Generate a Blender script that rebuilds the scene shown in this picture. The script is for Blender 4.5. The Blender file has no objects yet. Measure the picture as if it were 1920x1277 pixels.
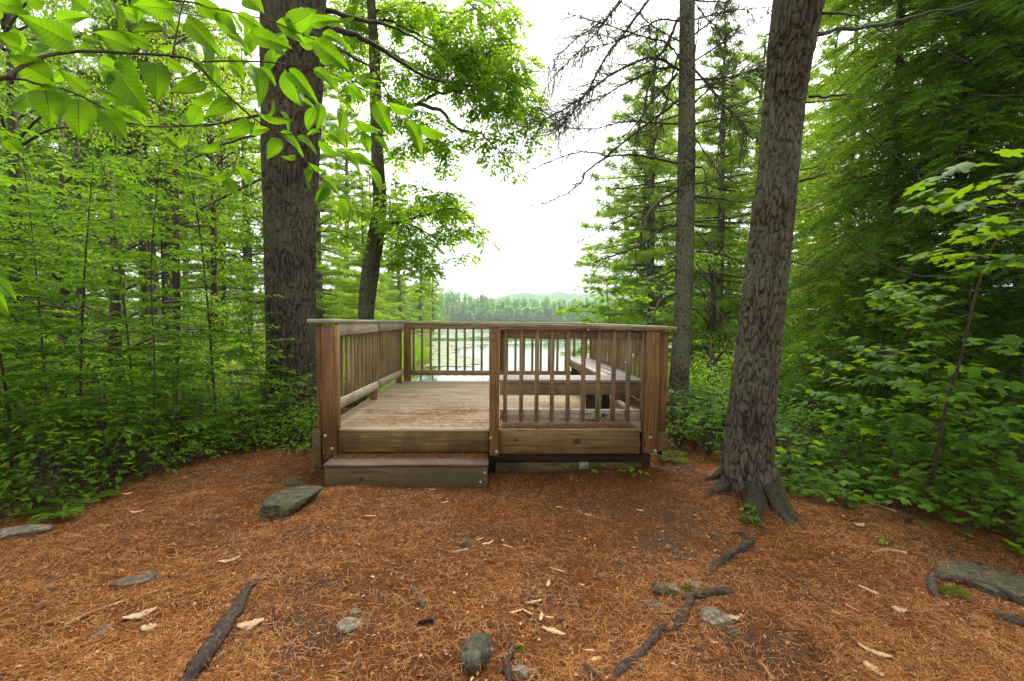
import bpy, math, random
import numpy as np
from mathutils import Matrix, Vector
R = math.radians
random.seed(7)
rng = np.random.default_rng(11)
sc = bpy.context.scene
col = sc.collection

# ------------------------------------------------------------------ camera
F = 853.0                       # focal length in pixels of the 1920 wide photograph
EYE = 1.61
cam_d = bpy.data.cameras.new('camera'); cam = bpy.data.objects.new('camera', cam_d); col.objects.link(cam)
cam_d.sensor_width = 36.0; cam_d.lens = 36.0*F/1920; cam_d.clip_start = 0.05; cam_d.clip_end = 6000
M = Matrix.Translation((0, 0, EYE)) @ Matrix.Rotation(R(-2.2), 4, 'Z') @ Matrix.Rotation(R(90-2.62), 4, 'X') @ Matrix.Rotation(R(0.5), 4, 'Z')
cam.matrix_world = M
sc.camera = cam
MN = np.array(M)

def W(px, py, d):
    """point seen at pixel (px, py) of the photograph, d metres deep"""
    v = np.array([(px-960)/F*d, -(py-638.5)/F*d, -d, 1.0])
    return (MN @ v)[:3]

# ------------------------------------------------------------------ noise
def _hash(ix, iy, iz):
    n = (ix*374761393 + iy*668265263 + iz*1274126177) & 0xFFFFFFFF
    n = ((n ^ (n >> 13)) * 1103515245) & 0xFFFFFFFF
    n = ((n ^ (n >> 16)) * 2654435761) & 0xFFFFFFFF
    return ((n ^ (n >> 15)) & 0xFFFFFF) / float(0xFFFFFF)

def vnoise(p):
    p = np.asarray(p, float)
    i = np.floor(p).astype(np.int64); f = p - i; f = f*f*(3-2*f)
    r = 0
    for dx in (0, 1):
        for dy in (0, 1):
            for dz in (0, 1):
                w = (f[..., 0] if dx else 1-f[..., 0])*(f[..., 1] if dy else 1-f[..., 1])*(f[..., 2] if dz else 1-f[..., 2])
                r = r + w*_hash(i[..., 0]+dx, i[..., 1]+dy, i[..., 2]+dz)
    return r*2-1

def fbm(p, o=4):
    p = np.asarray(p, float); s = 0; a = 1.0
    for k in range(o):
        s = s + a*vnoise(p + 17.3*k); p = p*2.03; a *= .5
    return s

def cells(u, v, per):
    """F1 and F2 of a jittered grid, periodic in u"""
    iu = np.floor(u).astype(np.int64); iv = np.floor(v).astype(np.int64)
    f1 = np.full(u.shape, 9.0); f2 = np.full(u.shape, 9.0)
    for a in (-1, 0, 1):
        for b in (-1, 0, 1):
            cu = iu+a; cv = iv+b; h = np.mod(cu, per)
            x = cu + _hash(h, cv, h*0+3); y = cv + _hash(h, cv, h*0+9)
            d = np.sqrt((x-u)**2 + (y-v)**2)
            m = d < f1
            f2 = np.where(m, f1, np.minimum(f2, d)); f1 = np.where(m, d, f1)
    return f1, f2

def sstep(a, b, x):
    t = np.clip((x-a)/(b-a), 0, 1); return t*t*(3-2*t)

# ------------------------------------------------------------------ geometry collector
class Geo:
    def __init__(s): s.v = []; s.n = 0; s.li = []; s.lt = []; s.uv = []; s.has_uv = False
    def add(s, verts, faces_idx, totals, uv=None):
        verts = np.asarray(verts, float).reshape(-1, 3)
        s.v.append(verts); s.li.append(np.asarray(faces_idx, np.int64).ravel()+s.n); s.lt.append(np.asarray(totals, np.int64).ravel())
        if uv is not None: s.has_uv = True
        s.uv.append(None if uv is None else np.asarray(uv, float).reshape(-1, 2))
        s.n += len(verts)
    def quads(s, verts, q, uv=None): q = np.asarray(q); s.add(verts, q, np.full(len(q), 4), uv)
    def tris(s, verts, q, uv=None): q = np.asarray(q); s.add(verts, q, np.full(len(q), 3), uv)
    def mesh(s, name, base=(0, 0, 0), smooth=False):
        me = bpy.data.meshes.new(name)
        if not s.v: return me
        v = np.concatenate(s.v) - np.asarray(base, float)
        li = np.concatenate(s.li); lt = np.concatenate(s.lt)
        me.vertices.add(len(v)); me.vertices.foreach_set('co', v.astype(np.float32).ravel())
        me.loops.add(len(li)); me.loops.foreach_set('vertex_index', li.astype(np.int32))
        me.polygons.add(len(lt)); st = np.concatenate([[0], np.cumsum(lt)[:-1]])
        me.polygons.foreach_set('loop_start', st.astype(np.int32))
        try: me.polygons.foreach_set('loop_total', lt.astype(np.int32))
        except Exception: pass
        if s.has_uv:
            ul = me.uv_layers.new(name='UVMap')
            uv = np.concatenate([u if u is not None else np.zeros((len(l), 2)) for u, l in zip(s.uv, s.li)])
            ul.data.foreach_set('uv', uv.astype(np.float32).ravel())
        me.update(calc_edges=True)
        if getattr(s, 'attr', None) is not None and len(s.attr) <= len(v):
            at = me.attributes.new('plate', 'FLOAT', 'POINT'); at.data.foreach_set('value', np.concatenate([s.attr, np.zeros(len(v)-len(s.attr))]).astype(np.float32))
        if smooth: me.polygons.foreach_set('use_smooth', np.ones(len(lt), bool))
        me.validate()
        return me

def tag(o, label=None, cat=None, group=None, kind=None):
    if label: o['label'] = label
    if cat: o['category'] = cat
    if group: o['group'] = group
    if kind: o['kind'] = kind
    return o

def empty(name, loc, label, cat, group=None):
    o = bpy.data.objects.new(name, None); col.objects.link(o); o.location = tuple(loc); o.empty_display_size = .1
    return tag(o, label, cat, group)

def root_loc(o):
    while o.parent is not None: o = o.parent
    return np.array(o.location)

def part(name, geo, mat, parent=None, smooth=False, base=None):
    """one mesh object from a collector in world coordinates"""
    if parent is not None: base = root_loc(parent)
    elif base is None:
        vv = np.concatenate(geo.v); base = np.array([*(vv.min(0)+vv.max(0))[:2]/2, vv[:, 2].min()])
    me = geo.mesh(name, base, smooth)
    o = bpy.data.objects.new(name, me); col.objects.link(o)
    if mat: me.materials.append(mat)
    if parent is not None: o.parent = parent
    else: o.location = tuple(base)
    return o

def copy_tree(o, parent=None):
    c = o.copy(); col.objects.link(c); c.parent = parent
    for ch in list(o.children): copy_tree(ch, c)
    return c

# ------------------------------------------------------------------ shapes
def tube(geo, pts, radii, n=6, cap=True, disp=None):
    pts = np.asarray(pts, float); k = len(pts); radii = np.broadcast_to(np.asarray(radii, float), (k,))
    t = np.gradient(pts, axis=0); t /= np.linalg.norm(t, axis=1)[:, None]+1e-9
    ref = np.array([0.0, 0, 1]) if abs(t[:, 2]).mean() < .8 else np.array([1.0, 0, 0])
    a = np.cross(t, ref); a /= np.linalg.norm(a, axis=1)[:, None]+1e-9; b = np.cross(t, a)
    th = np.linspace(0, 2*np.pi, n, endpoint=False)
    rr = radii[:, None] if disp is None else radii[:, None]+disp
    v = pts[:, None] + (np.cos(th)[None, :, None]*a[:, None] + np.sin(th)[None, :, None]*b[:, None])*rr[..., None]
    i = np.arange(k-1)[:, None]*n; j = np.arange(n)[None]; j2 = (j+1) % n
    q = np.stack([i+j, i+j2, i+n+j2, i+n+j], -1).reshape(-1, 4)
    idx = [q.ravel()]; tot = [np.full(len(q), 4)]
    if cap: idx += [np.arange(n)[::-1], (k-1)*n+np.arange(n)]; tot += [[n], [n]]
    geo.add(v.reshape(-1, 3), np.concatenate(idx), np.concatenate(tot))

def smooth_path(pts, m=6):
    """Catmull-Rom through the points"""
    p = np.asarray(pts, float)
    if len(p) < 3: return np.array([p[0]+(p[-1]-p[0])*t for t in np.linspace(0, 1, m)])
    q = np.vstack([2*p[0]-p[1], p, 2*p[-1]-p[-2]]); out = []
    for i in range(1, len(q)-2):
        for t in np.linspace(0, 1, m, endpoint=False):
            out.append(.5*((2*q[i])+(-q[i-1]+q[i+1])*t+(2*q[i-1]-5*q[i]+4*q[i+1]-q[i+2])*t*t+(-q[i-1]+3*q[i]-3*q[i+1]+q[i+2])*t**3))
    out.append(p[-1]); return np.array(out)

def box(geo, lo, hi, ch=.004, axis=None, rot=None, skew=None):
    """a chamfered board between two corners; UVs run along its length"""
    lo = np.array(lo, float); hi = np.array(hi, float); lo, hi = np.minimum(lo, hi), np.maximum(lo, hi)
    c = (lo+hi)/2; h = (hi-lo)/2; ch = min(ch, h.min()*.45)
    ax = int(np.argmax(h)) if axis is None else axis
    V = {}; vs = []
    for sx in (-1, 1):
        for sy in (-1, 1):
            for sz in (-1, 1):
                s = np.array([sx, sy, sz])
                for f in range(3):
                    q = s*(h-ch); q[f] = s[f]*h[f]
                    V[(sx, sy, sz, f)] = len(vs); vs.append(q)
    vs = np.array(vs); faces = []
    def fac(ids):
        p = vs[ids]; nn = np.cross(p[1]-p[0], p[2]-p[0])
        if np.dot(nn, p.mean(0)) < 0: ids = ids[::-1]
        faces.append(ids)
    for f in range(3):
        o = [k for k in range(3) if k != f]
        for s in (-1, 1):
            ids = []
            for (a, b) in ((-1, -1), (1, -1), (1, 1), (-1, 1)):
                k = [0, 0, 0]; k[f] = s; k[o[0]] = a; k[o[1]] = b; ids.append(V[(*k, f)])
            fac(ids)
    for e in range(3):
        o = [k for k in range(3) if k != e]
        for a in (-1, 1):
            for b in (-1, 1):
                k1 = [0, 0, 0]; k1[o[0]] = a; k1[o[1]] = b; k2 = list(k1); k1[e] = -1; k2[e] = 1
                fac([V[(*k1, o[0])], V[(*k2, o[0])], V[(*k2, o[1])], V[(*k1, o[1])]])
    for sx in (-1, 1):
        for sy in (-1, 1):
            for sz in (-1, 1): fac([V[(sx, sy, sz, f)] for f in range(3)])
    off = random.random()*50; uv = []
    o = [k for k in range(3) if k != ax]
    for ids in faces:
        for i in ids:
            p = vs[i]; uv.append((p[ax]+off, p[o[0]]+p[o[1]]*1.0+off*.37))
    if rot is not None: vs = vs @ np.array(rot).T
    vs = vs + c
    if skew is not None: vs = skew(vs)
    geo.add(vs, np.concatenate([np.array(f) for f in faces]), [len(f) for f in faces], uv)

# leaf templates: vertices (along, across, up), faces
def T_oval(w=.46, fold=.10, droop=.12):
    xs = [.0, .30, .66, 1.0]; ws = [0, w*.5, w*.42, 0]
    v = [(0, 0, 0), (.30, 0, -droop*.1), (.66, 0, -droop*.45), (1, 0, -droop)]
    v += [(.28, ws[1], fold), (.64, ws[2], fold-droop*.4), (.28, -ws[1], fold), (.64, -ws[2], fold-droop*.4)]
    f = [(0, 1, 4), (1, 2, 5, 4), (2, 3, 5), (0, 6, 1), (1, 6, 7, 2), (2, 7, 3)]
    return np.array(v), f
def T_diamond(w=.5):
    return np.array([(0, 0, 0), (.45, -w/2, .05), (1, 0, -.08), (.45, w/2, .05)]), [(0, 1, 2, 3)]
def T_blade(w=.1):
    return np.array([(0, -w/2, 0), (.5, -w/2, .02), (1, 0, -.04), (.5, w/2, .02)]), [(0, 1, 2, 3)]
def T_maple():
    pol = [(-.02, .0), (-.08, .22), (.10, .42), (.22, .34), (.34, .56), (.50, .50), (.47, .30), (.58, .17), (.74, .26), (.80, .12), (1.0, 0)]
    pts = pol + [(x, -y) for x, y in pol[-2:0:-1]]
    v = [(.36, 0, .05)] + [(x, y, -.14*abs(y)-.10*max(0, x-.4)) for x, y in pts]
    n = len(pts)
    return np.array(v), [(0, 1+(i+1) % n, 1+i) for i in range(n)]
def T_fine(w=.52):
    """broad foreground leaf: pointed oval with a serrated edge, sunk veins and a curved blade"""
    nx, ny = 22, 6; v = []; f = []; uv = []
    for i in range(nx+1):
        t = i/nx
        hw = w*.5*(math.sin(math.pi*min(1, t**.72))**.8)*(1-.22*t)
        if 0 < i < nx: hw *= 1+.035*(1 if i % 2 else -1)
        for j in range(-ny, ny+1):
            q = j/ny; y = hw*q
            zz = .17*abs(q)*hw/(w*.5) - .22*t*t + .05*math.sin(t*5+q*2) + .012*math.cos((t*1.0-abs(q)*.16)*2*math.pi*11)*abs(q)**.5*(hw/w)
            v.append((t, y, zz)); uv.append((t, q))
    m = 2*ny+1
    for i in range(nx):
        for j in range(m-1): f.append((i*m+j, (i+1)*m+j, (i+1)*m+j+1, i*m+j+1))
    return np.array(v), f, uv

def put_leaves(geo, tpl, P, A, N, S, uv=None, wide=None):
    """many copies of a template: base P, axis A, normal N, length S"""
    P = np.asarray(P, float); A = np.asarray(A, float); N = np.asarray(N, float); S = np.asarray(S, float)
    if len(P) == 0: return
    A = A/(np.linalg.norm(A, axis=1)[:, None]+1e-9)
    B = np.cross(N, A); B /= np.linalg.norm(B, axis=1)[:, None]+1e-9
    C = np.cross(A, B)
    tv, tf = tpl[0], tpl[1]
    w = np.ones(len(P)) if wide is None else np.asarray(wide)
    v = P[:, None] + (tv[None, :, 0:1]*A[:, None] + tv[None, :, 1:2]*w[:, None, None]*B[:, None] + tv[None, :, 2:3]*C[:, None])*S[:, None, None]
    flat = np.concatenate([np.array(x) for x in tf]); tot = np.array([len(x) for x in tf])
    idx = (np.arange(len(P))[:, None]*len(tv) + flat[None]).ravel()
    u = None
    if uv is not None:
        uv = np.array(uv)[flat]; u = np.tile(uv, (len(P), 1))
    geo.add(v.reshape(-1, 3), idx, np.tile(tot, len(P)), u)

class Leaves:
    def __init__(s): s.P = []; s.A = []; s.N = []; s.S = []
    def one(s, p, a, n, z): s.P.append(np.asarray(p)[None]); s.A.append(np.asarray(a)[None]); s.N.append(np.asarray(n)[None]); s.S.append(np.array([z]))
    def many(s, p, a, n, z): s.P.append(p); s.A.append(a); s.N.append(n); s.S.append(z)
    def geo(s, tpl, g=None):
        g = g or Geo()
        if s.P: put_leaves(g, tpl, np.concatenate(s.P), np.concatenate(s.A), np.concatenate(s.N), np.concatenate(s.S))
        return g

def unit(v): v = np.asarray(v, float); return v/(np.linalg.norm(v)+1e-9)
def rvec(n, s=1.0): return rng.normal(0, s, (n, 3))
# ------------------------------------------------------------------ materials
def new_mat(name):
    m = bpy.data.materials.new(name); m.use_nodes = True; nt = m.node_tree
    for n in list(nt.nodes): nt.nodes.remove(n)
    return m, nt
class NT:
    def __init__(s, nt): s.nt = nt
    def n(s, t, **kw):
        o = s.nt.nodes.new(t)
        for k, v in kw.items():
            if k.startswith('i_'):
                key = k[2:]; o.inputs[int(key) if key.isdigit() else key.replace('_', ' ')].default_value = v
            else: setattr(o, k, v)
        return o
    def l(s, a, b): s.nt.links.new(a, b)
    def ramp(s, fac, stops, interp='LINEAR'):
        r = s.n('ShaderNodeValToRGB'); cr = r.color_ramp; cr.interpolation = interp
        while len(cr.elements) > 1: cr.elements.remove(cr.elements[-1])
        cr.elements[0].position = stops[0][0]; cr.elements[0].color = (*stops[0][1], 1)
        for p, c in stops[1:]:
            e = cr.elements.new(p); e.color = (*c, 1)
        s.l(fac, r.inputs[0]); return r.outputs[0]
    def mix(s, fac, a, b, mode='MIX'):
        m = s.n('ShaderNodeMix', data_type='RGBA', blend_type=mode)
        if isinstance(fac, (int, float)): m.inputs[0].default_value = fac
        else: s.l(fac, m.inputs[0])
        for i, x in ((6, a), (7, b)):
            if isinstance(x, tuple): m.inputs[i].default_value = (*x, 1)
            else: s.l(x, m.inputs[i])
        return m.outputs[2]
    def math(s, op, a, b=None, c=None):
        m = s.n('ShaderNodeMath', operation=op)
        for i, x in enumerate((a, b, c)):
            if x is None: continue
            if isinstance(x, (int, float)): m.inputs[i].default_value = x
            else: s.l(x, m.inputs[i])
        return m.outputs[0]
    def noise(s, vec, scale, detail=3, rough=.55, dist=0):
        o = s.n('ShaderNodeTexNoise'); o.inputs['Scale'].default_value = scale; o.inputs['Detail'].default_value = detail
        o.inputs['Roughness'].default_value = rough; o.inputs['Distortion'].default_value = dist
        if vec is not None: s.l(vec, o.inputs['Vector'])
        return o.outputs[0]
    def mapping(s, vec, sc=(1, 1, 1), loc=(0, 0, 0)):
        o = s.n('ShaderNodeMapping'); o.inputs['Scale'].default_value = sc; o.inputs['Location'].default_value = loc
        s.l(vec, o.inputs['Vector']); return o.outputs[0]
    def out(s, sh):
        o = s.n('ShaderNodeOutputMaterial'); s.l(sh, o.inputs[0])

def leaf_mat(name, dark, light, trans, tf=.45, rough=.5, spec=.22, veins=False, scale=1.2, hi=None):
    m, nt = new_mat(name); k = NT(nt)
    geo = k.n('ShaderNodeNewGeometry'); tc = k.n('ShaderNodeTexCoord')
    ri = geo.outputs['Random Per Island']
    big = k.noise(tc.outputs['Object'], scale, 2)
    fac = k.math('ADD', k.math('MULTIPLY', ri, .55), k.math('MULTIPLY', big, .45))
    hi = hi or tuple(min(1, x*1.5) for x in light)
    c = k.ramp(fac, [(.15, dark), (.55, light), (.92, hi)])
    tcol = k.mix(k.math('MULTIPLY', ri, .8), tuple(x*.75 for x in trans), trans)
    bump = None
    if veins:
        uv = k.n('ShaderNodeSeparateXYZ'); k.l(tc.outputs['UV'], uv.inputs[0])
        av = k.math('ABSOLUTE', uv.outputs[1])
        ph = k.math('SUBTRACT', uv.outputs[0], k.math('MULTIPLY', av, .16))
        w = k.math('ABSOLUTE', k.math('SUBTRACT', k.math('FRACT', k.math('MULTIPLY', ph, 11.0)), .5))
        lat = k.math('LESS_THAN', w, .07)
        mid = k.math('LESS_THAN', av, .035)
        vein = k.math('MAXIMUM', mid, k.math('MULTIPLY', lat, .45))
        c = k.mix(vein, c, tuple(x*.75+.01 for x in dark))
        tcol = k.mix(vein, tcol, tuple(x*.35 for x in trans))
        sp = k.noise(tc.outputs['Object'], 14, 2)
        blot = k.math('GREATER_THAN', sp, .77)
        c = k.mix(blot, c, (.30, .16, .02)); tcol = k.mix(blot, tcol, (.45, .22, .02))
    pr = k.n('ShaderNodeBsdfPrincipled'); k.l(c, pr.inputs['Base Color'])
    pr.inputs['Roughness'].default_value = rough; pr.inputs['Specular IOR Level'].default_value = spec
    tr = k.n('ShaderNodeBsdfTranslucent'); k.l(tcol, tr.inputs[0])
    mx = k.n('ShaderNodeMixShader'); mx.inputs[0].default_value = tf
    k.l(pr.outputs[0], mx.inputs[1]); k.l(tr.outputs[0], mx.inputs[2]); k.out(mx.outputs[0])
    return m

def bark_mat(name, a, b, lichen=None, lich_amt=.5, zs=.3, scale=22, bump=.6, plates=False):
    m, nt = new_mat(name); k = NT(nt); tc = k.n('ShaderNodeTexCoord')
    v = k.mapping(tc.outputs['Object'], (1, 1, zs))
    n1 = k.noise(v, scale, 6, .65); n2 = k.noise(tc.outputs['Object'], 2.2, 3)
    c = k.ramp(n1, [(.30, a), (.62, b), (.80, tuple(min(1, x*1.35) for x in b))])
    c = k.mix(k.math('MULTIPLY', n2, .5), c, tuple(x*.8 for x in a))
    if plates:   # grey weathered plates, darker inner bark; furrow shade is put into the colour
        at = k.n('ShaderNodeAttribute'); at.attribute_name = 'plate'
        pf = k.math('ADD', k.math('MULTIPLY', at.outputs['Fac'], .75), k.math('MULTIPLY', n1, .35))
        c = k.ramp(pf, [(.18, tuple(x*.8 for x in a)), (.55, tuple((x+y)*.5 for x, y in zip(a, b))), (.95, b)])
    if lichen:
        n3 = k.noise(tc.outputs['Object'], 26, 5, .7); n4 = k.noise(tc.outputs['Object'], 1.7, 2)
        lf = k.ramp(k.math('ADD', k.math('MULTIPLY', n3, .7), k.math('MULTIPLY', n4, .5)), [(.60-lich_amt*.1, (0, 0, 0)), (.72-lich_amt*.1, (1, 1, 1))])
        c = k.mix(k.math('MULTIPLY', lf, .8), c, lichen)
    pr = k.n('ShaderNodeBsdfPrincipled'); k.l(c, pr.inputs['Base Color']); pr.inputs['Roughness'].default_value = .92
    pr.inputs['Specular IOR Level'].default_value = .08
    bp = k.n('ShaderNodeBump'); bp.inputs['Strength'].default_value = bump; bp.inputs['Distance'].default_value = .02
    vo = k.n('ShaderNodeTexVoronoi', feature='DISTANCE_TO_EDGE'); vo.inputs['Scale'].default_value = scale*.9; k.l(v, vo.inputs['Vector'])
    k.l(k.math('ADD', n1, k.math('MULTIPLY', k.math('MINIMUM', vo.outputs['Distance'], .25), 2.0)), bp.inputs['Height']); k.l(bp.outputs[0], pr.inputs['Normal'])
    k.out(pr.outputs[0]); return m

def wood_mat(name, a, b, c3, rough=.75, stain=(.05, .04, .025), stain_amt=.5, knots=True, green=None, g=1.0):
    m, nt = new_mat(name); k = NT(nt); tc = k.n('ShaderNodeTexCoord'); geo = k.n('ShaderNodeNewGeometry')
    uvm = tc.outputs['UV']; ri = geo.outputs['Random Per Island']
    add = k.n('ShaderNodeCombineXYZ'); k.l(k.math('MULTIPLY', ri, 0.0), add.inputs[2])
    wob = k.noise(k.mapping(uvm, (1.3, 5, 1)), 1.0, 2)
    sep = k.n('ShaderNodeSeparateXYZ'); k.l(uvm, sep.inputs[0])
    cmb = k.n('ShaderNodeCombineXYZ')
    k.l(k.math('MULTIPLY', sep.outputs[0], 1.6), cmb.inputs[0])
    k.l(k.math('ADD', k.math('MULTIPLY', sep.outputs[1], 60*g), k.math('MULTIPLY', wob, 7.0)), cmb.inputs[1])
    grain = k.noise(cmb.outputs[0], 1.0, 4, .6)
    fine = k.noise(k.mapping(uvm, (6, 420, 1)), 1.0, 2, .5)
    gf = k.math('ADD', k.math('MULTIPLY', grain, .8), k.math('MULTIPLY', fine, .2))
    cc = k.ramp(gf, [(.36, a), (.52, b), (.66, c3)])
    cc = k.mix(k.math('MULTIPLY', ri, .6), cc, tuple(x*.55 for x in b))
    st = k.noise(tc.outputs['Object'], 2.3, 4, .6)
    sf = k.ramp(st, [(.46, (0, 0, 0)), (.66, (1, 1, 1))])
    cc = k.mix(k.math('MULTIPLY', sf, stain_amt), cc, stain)
    if green:
        gn = k.noise(tc.outputs['Object'], 3.7, 3)
        cc = k.mix(k.math('MULTIPLY', k.ramp(gn, [(.5, (0, 0, 0)), (.7, (1, 1, 1))]), .6), cc, green)
    if knots:
        vo = k.n('ShaderNodeTexVoronoi'); vo.inputs['Scale'].default_value = 1.0; k.l(k.mapping(uvm, (3.1, 5.2, 1)), vo.inputs['Vector'])
        kf = k.ramp(vo.outputs['Distance'], [(.05, (1, 1, 1)), (.10, (0, 0, 0))])
        vr = k.n('ShaderNodeSeparateXYZ'); k.l(vo.outputs['Color'], vr.inputs[0])
        kf2 = k.math('MULTIPLY', kf, k.math('GREATER_THAN', vr.outputs[0], .38))
        cc = k.mix(k.math('MULTIPLY', kf2, .85), cc, tuple(x*.25 for x in a))
    pr = k.n('ShaderNodeBsdfPrincipled'); k.l(cc, pr.inputs['Base Color']); pr.inputs['Roughness'].default_value = rough
    pr.inputs['Specular IOR Level'].default_value = .16
    bp = k.n('ShaderNodeBump'); bp.inputs['Strength'].default_value = .35; bp.inputs['Distance'].default_value = .004
    k.l(gf, bp.inputs['Height']); k.l(bp.outputs[0], pr.inputs['Normal'])
    k.out(pr.outputs[0]); return m

def rough_mat(name, stops, scale=8, rough=.85, spec=.25, island=0.0, bump=.4, moss=None, moss_at=.6):
    m, nt = new_mat(name); k = NT(nt); tc = k.n('ShaderNodeTexCoord'); geo = k.n('ShaderNodeNewGeometry')
    n1 = k.noise(tc.outputs['Object'], scale, 6, .65)
    fac = n1
    if island: fac = k.math('ADD', k.math('MULTIPLY', n1, 1-island), k.math('MULTIPLY', geo.outputs['Random Per Island'], island))
    c = k.ramp(fac, stops)
    if moss:
        n2 = k.noise(tc.outputs['Object'], scale*.45, 4, .6)
        c = k.mix(k.ramp(n2, [(moss_at-.06, (0, 0, 0)), (moss_at+.05, (1, 1, 1))]), c, moss)
    pr = k.n('ShaderNodeBsdfPrincipled'); k.l(c, pr.inputs['Base Color']); pr.inputs['Roughness'].default_value = rough
    pr.inputs['Specular IOR Level'].default_value = spec
    if bump:
        bp = k.n('ShaderNodeBump'); bp.inputs['Strength'].default_value = bump; bp.inputs['Distance'].default_value = .01
        k.l(n1, bp.inputs['Height']); k.l(bp.outputs[0], pr.inputs['Normal'])
    k.out(pr.outputs[0]); return m

# leaves
m_front = leaf_mat('front_leaf', (.022, .075, .004), (.06, .17, .006), (.27, .55, .010), .58, .45, .2, veins=True, scale=5, hi=(.12, .26, .012))
m_beech = leaf_mat('beech_leaf', (.030, .105, .005), (.075, .205, .009), (.30, .56, .018), .48, .5, .12)
m_under = leaf_mat('undergrowth_leaf', (.032, .092, .004), (.082, .20, .008), (.33, .56, .014), .48, .5, .14)
m_maple = leaf_mat('maple_leaf', (.026, .078, .004), (.068, .175, .008), (.29, .50, .012), .48, .5, .12)
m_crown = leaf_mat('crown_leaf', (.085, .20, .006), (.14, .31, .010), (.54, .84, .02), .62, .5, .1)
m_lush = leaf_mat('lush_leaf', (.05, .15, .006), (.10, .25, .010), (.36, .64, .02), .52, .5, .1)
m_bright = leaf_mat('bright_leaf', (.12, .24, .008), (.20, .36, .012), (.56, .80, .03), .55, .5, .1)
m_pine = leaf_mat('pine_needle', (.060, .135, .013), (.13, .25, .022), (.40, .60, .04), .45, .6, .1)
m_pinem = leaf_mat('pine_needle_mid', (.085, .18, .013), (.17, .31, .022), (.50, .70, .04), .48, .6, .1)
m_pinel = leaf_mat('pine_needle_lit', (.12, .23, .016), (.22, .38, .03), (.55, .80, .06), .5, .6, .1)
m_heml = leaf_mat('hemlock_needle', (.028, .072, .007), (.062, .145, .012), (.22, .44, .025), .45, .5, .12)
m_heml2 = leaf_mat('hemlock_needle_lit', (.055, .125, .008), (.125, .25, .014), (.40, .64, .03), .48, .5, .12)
m_grey = leaf_mat('sparse_needle', (.035, .055, .035), (.06, .085, .05), (.10, .14, .07), .3, .6, .2)
m_far = leaf_mat('far_needle', (.10, .26, .06), (.20, .42, .10), (.55, .90, .22), .5, .6, .1, scale=.06)
m_grass = leaf_mat('grass_blade', (.08, .20, .01), (.16, .33, .015), (.40, .65, .03), .5, .5, .15)
# bark
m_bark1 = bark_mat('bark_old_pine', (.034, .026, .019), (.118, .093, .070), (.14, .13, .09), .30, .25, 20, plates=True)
m_bark2 = bark_mat('bark_slender', (.035, .030, .022), (.12, .10, .07), (.15, .15, .10), .5, .5, 24, plates=True)
m_bark3 = bark_mat('bark_lichen', (.035, .028, .020), (.11, .092, .07), (.20, .21, .14), .80, .5, 30, plates=True)
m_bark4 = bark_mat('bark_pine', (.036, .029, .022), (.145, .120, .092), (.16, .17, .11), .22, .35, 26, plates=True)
m_barkd = bark_mat('bark_far', (.045, .036, .028), (.13, .11, .09), (.18, .18, .14), .5, .3, 12)
m_twig = rough_mat('twig', [(.3, (.030, .024, .018)), (.7, (.085, .070, .050))], 30, island=.4, bump=.2)
m_stem = rough_mat('sapling_bark', [(.3, (.035, .026, .02)), (.7, (.11, .08, .06))], 20, bump=.2)
# wood
m_post = wood_mat('post_wood', (.105, .052, .018), (.24, .127, .047), (.335, .195, .088), .6, (.06, .032, .015), .5)
m_rail = wood_mat('rail_wood', (.16, .110, .058), (.31, .225, .128), (.43, .33, .21), .7, (.09, .06, .035), .5)
m_grey_wood = wood_mat('weathered_wood', (.26, .22, .17), (.45, .39, .31), (.57, .50, .41), .75, (.16, .12, .085), .45)
m_deck = wood_mat('deck_wood', (.20, .155, .098), (.38, .305, .205), (.51, .425, .30), .7, (.20, .13, .08), .5)
m_fascia = wood_mat('fascia_wood', (.09, .054, .021), (.195, .124, .051), (.295, .20, .093), .65, (.05, .035, .02), .6, green=(.09, .075, .035), g=.7)
m_step = wood_mat('step_wood', (.052, .036, .016), (.125, .090, .042), (.185, .135, .068), .6, (.05, .045, .03), .6, green=(.085, .066, .030), g=.6)
m_tread = wood_mat('tread_wood', (.062, .040, .028), (.145, .100, .072), (.24, .18, .135), .7, (.05, .035, .03), .5)
m_seat = wood_mat('seat_wood', (.25, .22, .20), (.38, .34, .31), (.50, .46, .42), .38, (.20, .17, .15), .5)
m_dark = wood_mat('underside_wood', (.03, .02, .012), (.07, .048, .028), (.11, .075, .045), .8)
m_metal = rough_mat('galvanised', [(.3, (.25, .25, .25)), (.7, (.45, .45, .44))], 30, .5, .5)
m_ink = rough_mat('ink', [(.3, (.02, .02, .025)), (.7, (.04, .04, .05))], 30, bump=0)
m_blue = rough_mat('blue_ink', [(.3, (.02, .05, .10)), (.7, (.04, .09, .16))], 30, bump=0)
m_purple = rough_mat('purple_smudge', [(.3, (.14, .09, .12)), (.7, (.20, .12, .12))], 30, bump=0)
# ground things
m_needle = rough_mat('dead_needles', [(.08, (.050, .020, .009)), (.34, (.17, .057, .015)), (.66, (.35, .133, .035)), (.95, (.58, .35, .15))], 3, .8, .08, island=.8, bump=0)
m_rock = rough_mat('rock', [(.25, (.016, .015, .010)), (.45, (.052, .050, .034)), (.6, (.095, .09, .064)), (.78, (.20, .185, .14))], 26, .9, .12, moss=(.050, .066, .018), moss_at=.60, bump=1.0)
m_rockp = rough_mat('rock_pale', [(.25, (.05, .043, .032)), (.5, (.15, .135, .10)), (.75, (.36, .33, .27))], 40, .9, .12, moss=(.09, .10, .035), moss_at=.64, bump=1.0)
m_rockd = rough_mat('rock_dark', [(.25, (.028, .022, .016)), (.5, (.085, .068, .047)), (.75, (.18, .145, .10))], 30, .9, .12, bump=1.0)
m_moss = rough_mat('moss', [(.3, (.06, .11, .01)), (.7, (.20, .30, .03))], 40, .95, .1, bump=.8)
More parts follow.
